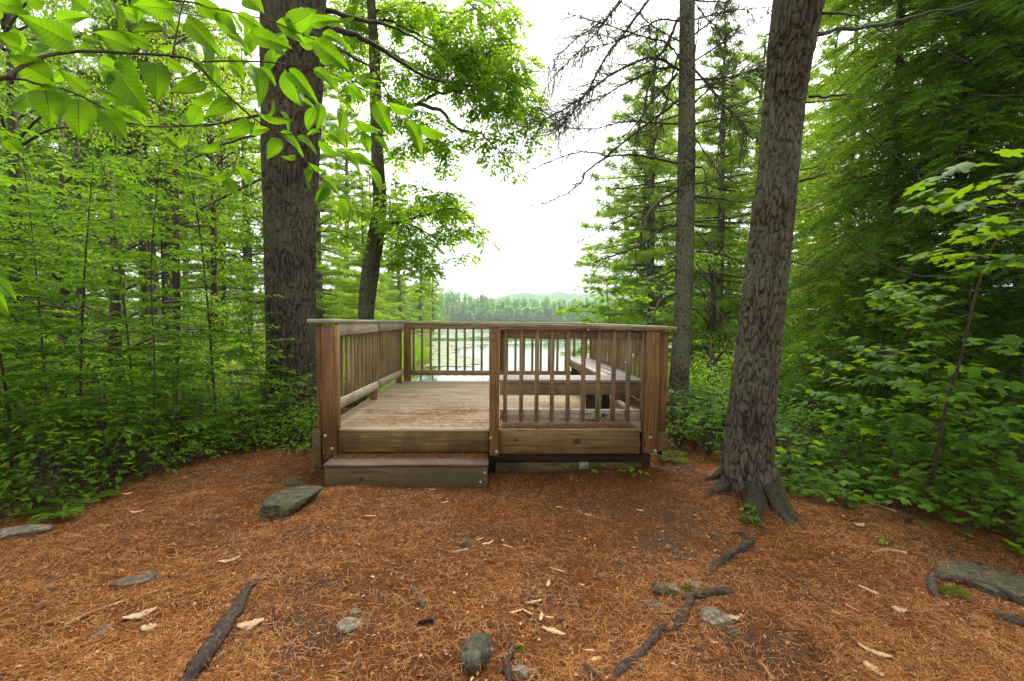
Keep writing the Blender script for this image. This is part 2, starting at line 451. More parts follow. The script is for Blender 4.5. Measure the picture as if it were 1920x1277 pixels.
m_root = rough_mat('root', [(.32, (.012, .008, .006)), (.55, (.045, .030, .020)), (.68, (.09, .066, .048)), (.8, (.24, .20, .16))], 48, .7, .25, bump=1.0)
m_chip = rough_mat('wood_chip', [(.3, (.42, .24, .09)), (.7, (.74, .52, .27))], 90, .8, .1, island=.4)
m_stick = rough_mat('stick', [(.3, (.020, .013, .009)), (.7, (.11, .075, .05))], 60, .85, .1, island=.3)
m_pale = rough_mat('pale_stick', [(.3, (.22, .13, .07)), (.7, (.48, .34, .21))], 60, .8, .1)
m_deadleaf = rough_mat('dead_leaf', [(.3, (.26, .16, .08)), (.7, (.52, .39, .24))], 60, .85, .1, island=.4)
m_orangeleaf = rough_mat('orange_leaf', [(.3, (.55, .20, .06)), (.7, (.70, .32, .12))], 40, .7, .2)
m_cone = rough_mat('cone', [(.3, (.02, .012, .01)), (.7, (.06, .035, .025))], 60, .6, .3)
m_brownleaf = leaf_mat('brown_leaf', (.09, .045, .015), (.20, .10, .035), (.30, .15, .04), .4, .6, .1)
m_rootbark = bark_mat('bark_root', (.032, .025, .018), (.100, .080, .058), (.06, .070, .030), .0, .5, 34, 1.0)
# ------------------------------------------------------------------ terrain
WATER = -1.2
def lake_d(x, y):
    """positive inside the pond"""
    ys = 13 + np.clip((x-1.5)*1.8, 0, 16) + .5*np.sin(x*1.3) + .4*np.sin(x*.7+1)
    left = x + .12*y + 1.8 + .6*np.sin(y*.35)
    right = .75*y + 4 - x
    return np.minimum(np.minimum(y-ys, left), np.minimum(right, 480-y+8*np.sin(x*.05)))

def height(x, y):
    x = np.asarray(x, float); y = np.asarray(y, float)
    d = lake_d(x, y)
    h = -1.15*sstep(-5.0, .6, d) - 1.0*sstep(.4, 5, d)
    p = np.stack([x, y, x*0], -1)
    land = 1-sstep(-3, 0, d)
    h = h + land*(.045*fbm(p*.8, 3) + .012*fbm(p*5+3, 2))
    h = h + .35*sstep(-3, -9, x)*land*sstep(40, 8, y) + .25*sstep(3.6, 9, x)*land
    far = sstep(470, 520, y)*1.0
    h = h + far*(1.5+3*sstep(490, 900, y)) + .25*land*fbm(p*.11, 2)*sstep(9, 25, np.hypot(x, y))
    h = h - .06*sstep(-2.0, -1.7, x)*sstep(2.1, 1.8, x)*sstep(4.66, 4.9, y)*sstep(8.8, 8.4, y)
    # the root plates of the two big pines
    for tx, ty, a, s in ((-3.35, 7.15, .12, .9), (2.08, 4.08, .10, .75)):
        h = h + a*np.exp(-((x-tx)**2+(y-ty)**2)/s**2)
    return h

def G(px, py):
    """ground point seen at a pixel"""
    o = np.array([0, 0, EYE]); r = W(px, py, 1.0)-o; t = 1.0
    t = -EYE/r[2]
    for _ in range(30):
        p = o+r*t; t = t + (float(height(p[0], p[1]))-p[2])/r[2]*.8
    p = o+r*t; p[2] = float(height(p[0], p[1])); return p

def axis_grid(fine_lo, fine_hi, step, lo, hi, grow=1.14):
    a = list(np.arange(fine_lo, fine_hi+1e-6, step)); s = step; x = fine_hi; up = []
    while x < hi: s *= grow; x += s; up.append(min(x, hi))
    s = step; x = fine_lo; dn = []
    while x > lo: s *= grow; x -= s; dn.append(max(x, lo))
    return np.array(dn[::-1]+a+up)
gx = axis_grid(-4.6, 4.6, .035, -1900, 1900); gy = axis_grid(1.4, 7.0, .035, -60, 2400)
X, Y = np.meshgrid(gx, gy, indexing='ij'); Z = height(X, Y)
near = sstep(9, 6, np.hypot(X, Y-2))
P3 = np.stack([X, Y, X*0], -1)
Z = Z + near*(.012*fbm(P3*16, 3) + .006*fbm(P3*40, 2))
nx, ny = X.shape
i, j = np.meshgrid(np.arange(nx-1), np.arange(ny-1), indexing='ij'); a = i*ny+j
g = Geo(); g.quads(np.stack([X, Y, Z], -1).reshape(-1, 3), np.stack([a, a+ny, a+ny+1, a+1], -1).reshape(-1, 4))
m, nt = new_mat('forest_floor'); k = NT(nt); tc = k.n('ShaderNodeTexCoord'); ob = tc.outputs['Object']
n1 = k.noise(ob, 1.1, 4, .6); n2 = k.noise(ob, 38, 5, .7, 1.0); n3 = k.noise(k.mapping(ob, (60, 9, 1)), 1.5, 4, .7, 2.5); n4 = k.noise(k.mapping(ob, (11, 70, 1)), 1.5, 4, .7, 2.5)
fib = k.math('MAXIMUM', n3, n4)
c = k.ramp(fib, [(.40, (.026, .014, .008)), (.56, (.10, .040, .014)), (.68, (.23, .09, .026)), (.80, (.38, .19, .08))])
soil = k.ramp(n2, [(.3, (.018, .013, .010)), (.7, (.085, .064, .048))])
c = k.mix(k.ramp(n1, [(.50, (0, 0, 0)), (.64, (.9, .9, .9))]), c, soil)
# leaf litter and low herbs away from the trodden clearing, by world position
xyz = k.n('ShaderNodeSeparateXYZ'); k.l(ob, xyz.inputs[0])
dist = k.math('ADD', k.math('ABSOLUTE', xyz.outputs[0]), k.math('MULTIPLY', xyz.outputs[1], .25))
n5 = k.noise(ob, .5, 4)
lit = k.ramp(k.math('ADD', k.math('MULTIPLY', dist, .1), k.math('MULTIPLY', n5, .25)), [(.60, (0, 0, 0)), (.72, (1, 1, 1))])
wild = k.ramp(n2, [(.3, (.03, .03, .012)), (.48, (.07, .075, .02)), (.62, (.13, .11, .03)), (.75, (.12, .19, .025))])
c = k.mix(lit, c, wild)
pr = k.n('ShaderNodeBsdfPrincipled'); k.l(c, pr.inputs['Base Color']); pr.inputs['Roughness'].default_value = .95; pr.inputs['Specular IOR Level'].default_value = .05
bp = k.n('ShaderNodeBump'); bp.inputs['Strength'].default_value = .8; bp.inputs['Distance'].default_value = .012
k.l(k.math('ADD', fib, k.math('MULTIPLY', n2, .6)), bp.inputs['Height']); k.l(bp.outputs[0], pr.inputs['Normal']); k.out(pr.outputs[0])
o = part('ground', g, m, smooth=True, base=(0, 0, 0)); tag(o, 'forest floor of rusty pine needles and bare soil sloping to the pond', 'ground', kind='structure')

# ------------------------------------------------------------------ pond
g = Geo(); g.quads([(-420, 9, WATER), (640, 9, WATER), (640, 505, WATER), (-420, 505, WATER)], [(0, 1, 2, 3)])
m, nt = new_mat('pond_water'); k = NT(nt); tc = k.n('ShaderNodeTexCoord')
pr = k.n('ShaderNodeBsdfPrincipled'); pr.inputs['Base Color'].default_value = (.02, .028, .018, 1); pr.inputs['Roughness'].default_value = .04
pr.inputs['Specular IOR Level'].default_value = 1.0; pr.inputs['IOR'].default_value = 1.9
bp = k.n('ShaderNodeBump'); bp.inputs['Strength'].default_value = .04; bp.inputs['Distance'].default_value = .05
k.l(k.noise(k.mapping(tc.outputs['Object'], (1, .35, 1)), 2.5, 3), bp.inputs['Height']); k.l(bp.outputs[0], pr.inputs['Normal']); k.out(pr.outputs[0])
tag(part('pond_water', g, m, base=(0, 0, WATER)), 'still pond mirroring the pale sky behind the railing', 'pond', kind='structure')
# lily pads: floating discs, thick beyond the open water
n = 60000
yy = np.exp(rng.uniform(np.log(27), np.log(330), n)); xx = rng.uniform(-.34, .75, n)*yy
dd = lake_d(xx, yy); pn = fbm(np.stack([xx*.035, yy*.06, xx*0], -1), 3)
far = sstep(36, 60, yy)
edge = sstep(7, 1.5, dd)
keep = (dd > .3) & ((pn + far*1.05 - .42 + edge*.9) > rng.uniform(-.15, .25, n)) & ~((yy > 58) & (yy < 67) & (pn < .35))
xx, yy = xx[keep], yy[keep]; n = len(xx); rad = rng.uniform(.10, .22, n)*(1+yy/55)
th = np.linspace(0, 2*np.pi, 7, endpoint=False); th0 = rng.uniform(0, 6, n)
v = np.stack([xx[:, None]+rad[:, None]*np.cos(th+th0[:, None]), yy[:, None]+rad[:, None]*np.sin(th+th0[:, None])*1.0,
              np.broadcast_to((WATER+.006+rng.uniform(0, .02, n))[:, None], (n, 7))+rng.uniform(0, .012, (n, 7))], -1)
g = Geo(); g.add(v.reshape(-1, 3), np.arange(n*7), np.full(n, 7))
m_lily = leaf_mat('lily_pad', (.16, .22, .07), (.27, .34, .13), (.2, .35, .05), .15, .30, .6, scale=.3, hi=(.42, .46, .22))
tag(part('lily_pads', g, m_lily, base=(0, 0, WATER)), 'pale lily pads floating across the far half of the pond', 'lily pads', kind='stuff')

# ------------------------------------------------------------------ hill and far wood
hx = np.linspace(-700, 1300, 260); hy = np.linspace(900, 2100, 70)
X, Y = np.meshgrid(hx, hy, indexing='ij')
cr = 1420
ridge = 82*np.exp(-((X-225)/300)**4) + 50*np.exp(-((X-620)/220)**2) + 22*np.exp(-((X+250)/260)**2)
H = ridge*np.exp(-((Y-cr)/300)**2)
Pn = np.stack([X, Y, X*0], -1)
H = H + 6*fbm(Pn*.02, 3)*sstep(0, 25, H) + 5*vnoise(Pn*.11)*sstep(0, 25, H) - 2
nx, ny = X.shape; i, j = np.meshgrid(np.arange(nx-1), np.arange(ny-1), indexing='ij'); a = i*ny+j
g = Geo(); g.quads(np.stack([X, Y, H], -1).reshape(-1, 3), np.stack([a, a+ny, a+ny+1, a+1], -1).reshape(-1, 4))
m_hill = rough_mat('wooded_hill', [(.3, (.05, .12, .04)), (.55, (.09, .19, .06)), (.8, (.14, .25, .08))], .035, .95, .1, bump=0)
tag(part('hill', g, m_hill, smooth=True, base=(0, 0, 0)), 'low wooded hill fading into haze behind the far shore', 'hill', kind='structure')

def far_tree(gl, gt, x, y, z, h, w, conic):
    nb = 430
    t = rng.beta(1.4, 1.3, nb)*.92+.05; ang = rng.uniform(0, 6.283, nb)
    r = w*((1-t)**(.85 if conic else .45))*(.55+.45*np.sin(t*9+x)**2)*rng.uniform(.35, 1, nb)
    P = np.stack([x+np.cos(ang)*r, y+np.sin(ang)*r, z+h*t], -1)
    A = np.stack([np.cos(ang), np.sin(ang), -.25+rng.normal(0, .25, nb)], -1); Nn = np.stack([np.cos(ang)*.9, np.sin(ang)*.9, np.full(nb, .5)], -1)+rng.normal(0, .45, (nb, 3))
    put_leaves(gl, T_diamond(.75), P, A, Nn, rng.uniform(1.2, 2.4, nb)*w/3.6)
    tube(gt, [(x, y, z-.5), (x+.2, y, z+h*.5), (x, y, z+h*.95)], [h*.007, h*.006, .03], 5, False)
gl = Geo(); gt = Geo()
for q in range(150):
    x = rng.uniform(-150, 260); far_tree(gl, gt, x, rng.uniform(480, 492), .6, rng.uniform(7, 16), rng.uniform(3.2, 5.8), False)
for q in range(380):
    x = rng.uniform(-150, 260); y = rng.uniform(484, 560)
    hh = rng.uniform(16, 28)*(1.0 + .25*sstep(10, -60, x))
    far_tree(gl, gt, x, y, float(height(x, y)), hh, rng.uniform(2.6, 4.6), rng.random() < .6)
for q in range(60):
    y = rng.uniform(150, 420); x = -.12*y-1.8-rng.uniform(1.5, 60)
    far_tree(gl, gt, x, y, 0, rng.uniform(14, 23), rng.uniform(2.4, 4.6), rng.random() < .6)
wood = part('far_wood', gl, m_far, base=(0, 500, 0)); tag(wood, 'hazy band of conifers lining the far shore below the hill', 'forest', kind='stuff')
part('trunks', gt, m_barkd, wood)

# ------------------------------------------------------------------ sky and light
w = bpy.data.worlds.new('World'); sc.world = w; w.use_nodes = True; k = NT(w.node_tree)
bg = w.node_tree.nodes['Background']; sky = k.n('ShaderNodeTexSky', sky_type='NISHITA'); sky.sun_disc = False
SUN_EL, SUN_AZ = R(58), R(20)
sky.sun_elevation = SUN_EL; sky.sun_rotation = SUN_AZ; sky.air_density = 1.0; sky.dust_density = 4.0; sky.ozone_density = 1.0
hs = k.n('ShaderNodeHueSaturation'); hs.inputs['Saturation'].default_value = .0; hs.inputs['Value'].default_value = 1.0
k.l(sky.outputs[0], hs.inputs['Color']); wm = k.mix(1.0, hs.outputs[0], (1.0, .985, .94), 'MULTIPLY'); k.l(wm, bg.inputs[0]); bg.inputs[1].default_value = .15
sd = bpy.data.lights.new('sun', 'SUN'); so = bpy.data.objects.new('sun', sd); col.objects.link(so)
sd.energy = .9; sd.angle = R(25); sd.color = (1, .96, .9)
dirv = Vector((math.sin(SUN_AZ)*math.cos(SUN_EL), math.cos(SUN_AZ)*math.cos(SUN_EL), math.sin(SUN_EL)))
so.rotation_euler = dirv.to_track_quat('Z', 'Y').to_euler()
sc.view_settings.view_transform = 'Standard'; sc.view_settings.look = 'None'; sc.view_settings.exposure = 1.45; sc.view_settings.gamma = 1
HAZE = 0.00045
if HAZE:
    g = Geo(); box(g, (-1950, -70, -4), (1950, 2450, 130), .001)
    m, nt = new_mat('haze_air'); k = NT(nt); pv = k.n('ShaderNodeVolumePrincipled')
    pv.inputs['Color'].default_value = (.80, .97, .93, 1); pv.inputs['Density'].default_value = HAZE; pv.inputs['Anisotropy'].default_value = .2
    oo = k.n('ShaderNodeOutputMaterial'); k.l(pv.outputs[0], oo.inputs['Volume'])
    tag(part('haze', g, m, base=(0, 0, 0)), 'thin pale haze over the pond and far shore', 'haze', kind='stuff')
# ------------------------------------------------------------------ viewing platform
DZ = .477; XL, XR, YF, YB = -1.82, 1.83, 4.66, 8.34
plat = empty('viewing_platform', (0, 6.5, 0), 'weathered timber viewing platform with railings overlooking the pond', 'viewing platform')
g = Geo(); y = YF+.002; nb = 26; bw = (YB-YF)/nb
for q in range(nb):
    dz = rng.uniform(-.002, .002)
    splits = [XL+.03, XR-.03] if q % 3 else [XL+.03, rng.uniform(-.6, .9), XR-.03]
    for s in range(len(splits)-1):
        box(g, (splits[s]+.001, y+.0045, DZ-.038+dz), (splits[s+1]-.001, y+bw-.0045, DZ+dz), .004, 0)
    y += bw
part('deck', g, m_deck, plat)
# rim boards
g = Geo(); box(g, (-1.580, YF-.040, DZ-.225), (-.052, YF-.001, DZ-.006), .005, 0); fl = part('fascia_board', g, m_fascia, plat); fl['label'] = 'greenish brown rim board above the step'
g = Geo(); box(g, (.054, YF-.040, DZ-.248), (1.515, YF-.001, DZ-.008), .005, 0); part('fascia_board', g, m_fascia, plat)
for xx, yy in ((.86, YF-.0425),):
    g = Geo(); th = np.linspace(0, 2*np.pi, 14, endpoint=False)
    g.add(np.stack([xx+.040*np.cos(th), np.full(14, yy), DZ-.115+.030*np.sin(th)], -1), np.arange(14), [14]); part('wood_knot', g, m_dark, plat)
g = Geo()
for xx in (XL+.075, XR-.075):
    box(g, (xx-.019, YF+.01, DZ-.28), (xx+.019, YB-.01, DZ-.045), .004, 1)
box(g, (XL+.05, YB-.04, DZ-.26), (XR-.05, YB-.004, DZ-.045), .004, 0)
for q in range(8): box(g, (-1.5+q*.42, YF+.05, DZ-.22), (-1.46+q*.42, YB-.05, DZ-.044), .003, 1)
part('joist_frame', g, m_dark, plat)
g = Geo(); box(g, (.02, YF+.20, -.09), (1.62, YF+.24, .062), .005, 0); part('skirt_or_shade_board', g, m_fascia, plat)
g = Geo(); box(g, (-1.7, YF+.30, -.12), (1.75, YF+.34, .19), .005, 0); part('skirt_or_shade_board', g, m_dark, plat)  # dark panel added to stand in for the black shade under the deck
g = Geo(); box(g, (.93, YF+.192, -.02), (1.03, YF+.199, .070), .002); part('metal_bracket', g, m_metal, plat)
for xx in (-1.6, 0, 1.6):
    for yy in (5.3, 8.0): g = Geo(); box(g, (xx-.07, yy-.07, -1.0), (xx+.07, yy+.07, DZ-.235), .006); part('footing', g, m_dark, plat)

def bolt(parent, p, r=.016):
    g = Geo(); p = np.array(p)
    tube(g, [p+(0, .003, 0), p+(0, -.006, 0), p+(0, -.0061, 0), p+(0, -.013, 0)], [r, r, r*.72, r*.5], 10); part('bolt', g, m_metal, parent, smooth=False)
def post(lo, hi, label=None, mat=None, bolts=()):
    g = Geo(); box(g, lo, hi, .007, 2); o = part('post', g, mat or m_post, plat)
    if label: o['label'] = label
    for b in bolts: bolt(o, b)
    return o
p1 = post((-1.722, YF-.075, .235), (-1.582, YF+.065, 1.532), None, None, [(-1.69, YF-.075, .43), (-1.625, YF-.075, .30)])
post((-1.815, YF+.03, .25), (-1.728, YF+.17, 1.530))
p2 = post((-.048, YF-.092, .225), (.051, YF-.003, 1.532), None, None, [(-.030, YF-.092, .41), (.028, YF-.092, .268)])
p3 = post((1.548, YF-.085, .245), (1.690, YF+.055, 1.500), None, None, [(1.610, YF-.085, .41), (1.665, YF-.085, .27)])
post((1.697, YF-.02, DZ-.01), (1.800, YF+.12, 1.495), 'split, darker outer corner post')
for o_, zs in ((p1, (1.495, 1.39)), (p2, (1.49, 1.40))):
    for zz in zs:
        c = np.array(o_.parent.location)*0; xx = -1.652 if o_ is p1 else .0; yy = YF-.0765 if o_ is p1 else YF-.0935
        g = Geo(); th = np.linspace(0, 2*np.pi, 11, endpoint=False); rr = .022*(1+.35*np.sin(th*3+zz*40))
        g.add(np.stack([xx+rr*np.cos(th), np.full(11, yy), zz+1.3*rr*np.sin(th)], -1), np.arange(11), [11]); part('ink_smudge', g, m_purple, o_)
post((-1.735, 6.36, -.2), (-1.648, 6.46, 1.520)); post((-1.735, 8.06, -.4), (-1.648, 8.16, 1.515))
post((-1.645, 8.285, -.4), (-1.522, 8.375, 1.530)); post((1.60, 8.285, -.4), (1.70, 8.375, 1.525)); post((.10, 8.40, -.4), (.20, 8.49, 1.525))
post((1.725, 6.40, -.2), (1.815, 6.50, 1.520)); post((1.725, 8.10, -.4), (1.815, 8.20, 1.520))
for lo, hi in (((-1.835, YF-.05, .10), (-1.745, YF+.02, .487)), ((1.70, YF-.055, .255), (1.81, YF+.10, DZ-.016))):
    g = Geo(); box(g, lo, hi, .006, 1); part('beam_end', g, m_fascia, plat)

def baluster(parent, x, y, z0, z1, mat=m_rail, s=.0200, cut=None):
    g = Geo(); dx = rng.uniform(-.003, .003)
    def sk(v):
        if cut: v[:, 2] += np.where(v[:, 2] < (z0+z1)/2, cut*(v[:, 1]-y), 0)
        v[:, 0] += dx*(v[:, 2]-z0)
        return v
    box(g, (x-s, y-s, z0), (x+s, y+s, z1), .003, 2, skew=sk); part('baluster', g, mat, parent)

# front railing
g = Geo(); box(g, (.056, YF+.012, 1.415), (1.545, YF+.050, 1.508), .004, 0)
fr = part('railing', g, m_rail, plat); fr['label'] = 'front railing beside the entrance'
g = Geo(); box(g, (.060, YF+.012, .575), (1.540, YF+.050, .680), .004, 0); o = part('bottom_rail', g, m_grey_wood, fr); o['label'] = 'bottom rail with ink drawings'
g = Geo(); box(g, (-.052, YF-.099, 1.5335), (1.860, YF+.065, 1.5715), .005, 0, skew=lambda v: v-np.outer(np.clip(v[:, 0], 0, 3), (0, 0, .0115))); part('cap_rail', g, m_rail, fr)
for px in (947.4, 977.5, 1006.6, 1035.4, 1065.5, 1094.3, 1123, 1152, 1180, 1209):
    x = W(px, 700, 4.68)[0]; baluster(fr, x, YF-.009, .575, 1.512, cut=.9)
yI = YF+.0095
def ink(pts, mat, r=.0022):
    g = Geo(); tube(g, [(a, yI, b) for a, b in pts], r, 5); part('ink_drawing', g, mat, fr)
xk = lambda px: W(px, 780, 4.69)[0]
zk = lambda py: .680-(py-769)/19.5*.105
def pk(*l): return [(xk(a), zk(b)) for a, b in l]
ink(pk((1100.5, 775), (1103, 781), (1107, 784.3), (1110, 781), (1111.8, 774.5), (1108.5, 776.5), (1106.5, 778.5), (1103.5, 776.5), (1100.5, 775)), m_ink)
ink(pk((1106, 778), (1106.6, 780)), m_ink)
ink(pk((1131.5, 780), (1134.5, 777), (1137.5, 779), (1136.5, 782.5), (1132.5, 782.8), (1131.8, 780.5), (1134.5, 779.5)), m_blue, .009)
ink(pk((1138.5, 780.5), (1143, 778.5), (1141, 781.5), (1139, 780.8)), m_blue, .004); ink(pk((1128, 785), (1131, 783), (1130, 786)), m_ink, .004); ink(pk((1136, 785), (1139, 786)), m_ink, .004)
ink(pk((1158, 781.5), (1162, 782.5), (1160, 775.5), (1163.5, 781), (1165, 774.5), (1166, 779.5), (1168.5, 780)), m_ink, .0018)

# back railing
g = Geo(); box(g, (-1.522, 8.31, 1.428), (1.60, 8.345, 1.528), .004, 0); br = part('railing', g, m_rail, plat); br['label'] = 'back railing facing the pond'
g = Geo(); box(g, (-1.518, 8.31, .585), (1.598, 8.345, .672), .004, 0); part('bottom_rail', g, m_rail, br)
g = Geo(); box(g, (-1.66, 8.27, 1.533), (1.72, 8.41, 1.562), .005, 0); part('cap_rail', g, m_grey_wood, br)
for q in range(20):
    x = -1.478+q*.1555
    if x < 1.58: baluster(br, x, 8.366, .575, 1.50)
# left railing
g = Geo()
for a, b in ((4.74, 6.355), (6.465, 8.10)): box(g, (-1.645, a, 1.428), (-1.607, b, 1.560), .004, 1)
lr = part('railing', g, m_grey_wood, plat); lr['label'] = 'left railing with pale grey top board'
g = Geo()
for a, b, d in ((4.74, 6.355, .03), (6.465, 8.10, 0)): box(g, (-1.645, a, .665), (-1.607, b, .765), .004, 1, skew=lambda v: v-np.outer(v[:, 1]-4.74, (0, 0, .016)))
part('bottom_rail', g, m_grey_wood, lr)
g = Geo(); box(g, (-1.852, YF-.096, 1.5635), (-1.590, 6.38, 1.6005), .005, 1, skew=lambda v: v-np.outer(v[:, 1]-4.5, (0, 0, .006))); box(g, (-1.80, 6.385, 1.5515), (-1.598, 8.20, 1.5885), .005, 1, skew=lambda v: v-np.outer(v[:, 1]-6.385, (0, 0, .006)))
part('cap_rail', g, m_grey_wood, lr)
for q in range(10): baluster(lr, -1.666, 4.86+q*.162, .62, 1.54, s=.0165)
for q in range(10): baluster(lr, -1.666, 6.54+q*.162, .60, 1.53, s=.0165)
# right railing
g = Geo()
for a, b in ((4.80, 6.395), (6.505, 8.095)): box(g, (1.69, a, 1.425), (1.728, b, 1.515), .004, 1)
rr_ = part('railing', g, m_rail, plat); rr_['label'] = 'right railing behind the bench'
g = Geo()
for a, b in ((4.80, 6.395), (6.505, 8.095)): box(g, (1.69, a, .585), (1.728, b, .675), .004, 1)
part('bottom_rail', g, m_rail, rr_)
g = Geo(); box(g, (1.66, 4.78, 1.526), (1.85, 8.25, 1.558), .005, 1); part('cap_rail', g, m_grey_wood, rr_)
for q in range(9): baluster(rr_, 1.748, 4.92+q*.165, .58, 1.52, s=.0165)
for q in range(10): baluster(rr_, 1.748, 6.57+q*.162, .58, 1.52, s=.0165)

# ------------------------------------------------------------------ step
st = empty('wooden_step', (-.83, 4.5, 0), 'mossy plank step with needles on its tread below the deck entrance', 'step')
g = Geo(); box(g, (-1.617, 4.315, .196), (-.050, 4.51, .222), .005, 0); box(g, (-1.610, 4.515, .196), (-.056, 4.70, .220), .005, 0); part('tread', g, m_tread, st)
g = Geo(); box(g, (-1.607, 4.325, -.14), (-.058, 4.362, .1945), .005, 0); part('riser', g, m_step, st)
g = Geo(); box(g, (-.0975, 4.363, -.14), (-.060, 4.72, .194), .005, 1); box(g, (-1.605, 4.363, -.14), (-1.567, 4.72, .194), .005, 1); part('side_board', g, m_step, st)
for b in ((-.085, 4.325, .135), (-.125, 4.325, .045)): bolt(st, b, .012)

# ------------------------------------------------------------------ bench, an L along the front and right railings
bn = empty('corner_bench', (1.2, 5.6, DZ), 'L-shaped grey plank bench in the corner of the platform railings', 'bench')
SZ = DZ+.475
g = Geo()
for q in range(3): box(g, (.062, 4.985+q*.142, SZ-.038), (1.675, 4.985+q*.142+.138, SZ), .005, 0)
for q in range(3): box(g, (1.29+q*.131, 5.415, SZ-.038), (1.29+q*.131+.127, 8.20, SZ), .005, 1)
part('seat', g, m_seat, bn)
g = Geo(); box(g, (.065, 5.000, SZ-.175), (1.672, 5.038, SZ-.040), .005, 0); part('apron_board', g, m_rail, bn)
g = Geo(); box(g, (1.310, 5.44, SZ-.145), (1.348, 8.18, SZ-.040), .005, 1); part('apron_board', g, m_rail, bn)
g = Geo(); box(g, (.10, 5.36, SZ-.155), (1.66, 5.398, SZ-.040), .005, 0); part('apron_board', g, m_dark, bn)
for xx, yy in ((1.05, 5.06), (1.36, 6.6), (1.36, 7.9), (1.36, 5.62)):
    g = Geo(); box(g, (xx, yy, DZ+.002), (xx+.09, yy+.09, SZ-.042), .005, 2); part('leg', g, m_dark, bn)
# ------------------------------------------------------------------ trunks with furrowed bark
MI = np.linalg.inv(MN)
def PX(p):
    p = np.asarray(p, float); q = np.concatenate([p, np.ones(p.shape[:-1]+(1,))], -1) @ MI.T
    d = -q[..., 2]; d = np.where(np.abs(d) < 1e-6, 1e-6, d)
    return 960+F*q[..., 0]/d, 638.5-F*q[..., 1]/d, d

def bark_trunk(geo, C, Rr, nseg, step, plates, plen, amp, flare=None):
    C = smooth_path(C, 8); Rr = np.array(Rr, float); Rr = np.interp(np.linspace(0, 1, len(C)), np.linspace(0, 1, len(Rr)), Rr)
    s = np.concatenate([[0], np.cumsum(np.linalg.norm(np.diff(C, axis=0), axis=1))])
    n = max(6, int(s[-1]/step)); ss = np.linspace(0, s[-1], n)
    c = np.stack([np.interp(ss, s, C[:, i]) for i in range(3)], -1); r = np.interp(ss, s, Rr)
    th = np.linspace(0, 1, nseg, endpoint=False)
    U, V = np.meshgrid(th*plates, ss/plen); T = np.meshgrid(th*2*np.pi, ss)[0]
    pn = np.stack([np.cos(T)*2, np.sin(T)*2, ss[:, None]*1.3+T*0], -1)
    U2 = U+.55*vnoise(pn*2.6)+.25*vnoise(pn*7); V2 = V+.8*vnoise(pn*3+9)
    f1, f2 = cells(U2, V2, plates)
    d = amp*(sstep(0, .26, f2-f1)-.85) + amp*.35*fbm(pn*6, 3) + .08*r[:, None]*vnoise(pn*.8+4)
    if flare:
        a, h, lob = flare; z = c[:, 2]-c[0, 2]
        L = sum(w*np.maximum(0, np.cos((T-t0)))**pw for t0, w, pw in lob)
        d = d + a*np.exp(-z/h)[:, None]*(.35+L)
    tube(geo, c, r, nseg, True, d)
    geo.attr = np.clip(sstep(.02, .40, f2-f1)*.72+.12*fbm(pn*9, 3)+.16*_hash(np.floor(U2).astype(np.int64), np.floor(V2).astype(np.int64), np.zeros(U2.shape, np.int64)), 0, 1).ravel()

def trunk_from(profile, below=.5, above=5, lean_up=0.0):
    """rows of (y, left, right, depth) read off the photograph, as centres and radii from the ground up"""
    C = []; Q = []
    for py, xl, xr, d in profile:
        C.append(W((xl+xr)/2, py, d)); u = ((xl+xr)/2-960)/F
        Q.append((xr-xl)/2*d/F/math.sqrt(1+u*u))
    C = np.array(C); v = unit(C[-1]-C[-2]); v0 = unit(C[0]-C[1])
    C = np.vstack([C[0]+v0*below*np.array([.3, .3, 1]), C, C[-1]+v*above*.5, C[-1]+v*above]); Q = [Q[0]*1.05]+Q+[Q[-1]*.85, Q[-1]*.6]
    return C, Q

def branch(geo, pts, r0, r1, n=6, m=5):
    p = smooth_path(pts, m); p[1:-1] += rvec(len(p)-2, r0*.25)
    tube(geo, p, np.linspace(r0, r1, len(p)), n)
    return p

def spray(lv, tw, p, d, L, leaf, r, kind='beech', depth=0, sag=-.035):
    p = np.array(p, float); d = unit(d); step = leaf*(.62 if kind == 'beech' else 1.15); n = max(2, int(L/step)); pts = [p.copy()]; sgn = 1
    for q in range(n):
        d = unit(d+np.array([0, 0, sag])+rng.normal(0, .045, 3)); p = p+d*step; pts.append(p.copy())
        sd_ = unit(np.cross(d, (0, 0, 1.0))); f = q/n
        if kind == 'beech':
            if q > 0 or depth:
                a = d*.62+sd_*sgn*.85+np.array([0, 0, rng.normal(-.12, .16)])
                lv.one(p, a, np.array([rng.normal(0, .25), rng.normal(0, .25), 1]), leaf*rng.uniform(.65, 1.1)*(1-.25*f))
            if depth < 2 and L > .3 and q % 2 == 1 and f < .8: spray(lv, tw, p, d*.75+sd_*sgn*.7+np.array([0, 0, .05]), L*.45*(1.1-f), leaf, r*.6, kind, depth+1, sag)
        else:
            if q > 0 or depth:
                for s2 in (-1, 1):
                    a = d*.5+sd_*s2*.85+np.array([0, 0, rng.normal(-.05, .25)]); pe = p+unit(a+np.array([0, 0, .4]))*leaf*.55; tw.append(([p, pe], .0016, .0011))
                    lv.one(pe, a+np.array([0, 0, -.35]), np.array([rng.normal(0, .3), rng.normal(0, .3)-.1, 1]), leaf*rng.uniform(.65, 1.15))
            if depth < 2 and L > .4 and q % 2 == 0 and f < .8: spray(lv, tw, p, d*.75+sd_*sgn*.7+np.array([0, 0, .08]), L*.45*(1.1-f), leaf, r*.6, kind, depth+1, sag)
        sgn = -sgn
    lv.one(p, d+np.array([0, 0, -.2]), np.array([rng.normal(0, .3), rng.normal(0, .3), 1]), leaf*.9)
    tw.append((pts, r, .0012))

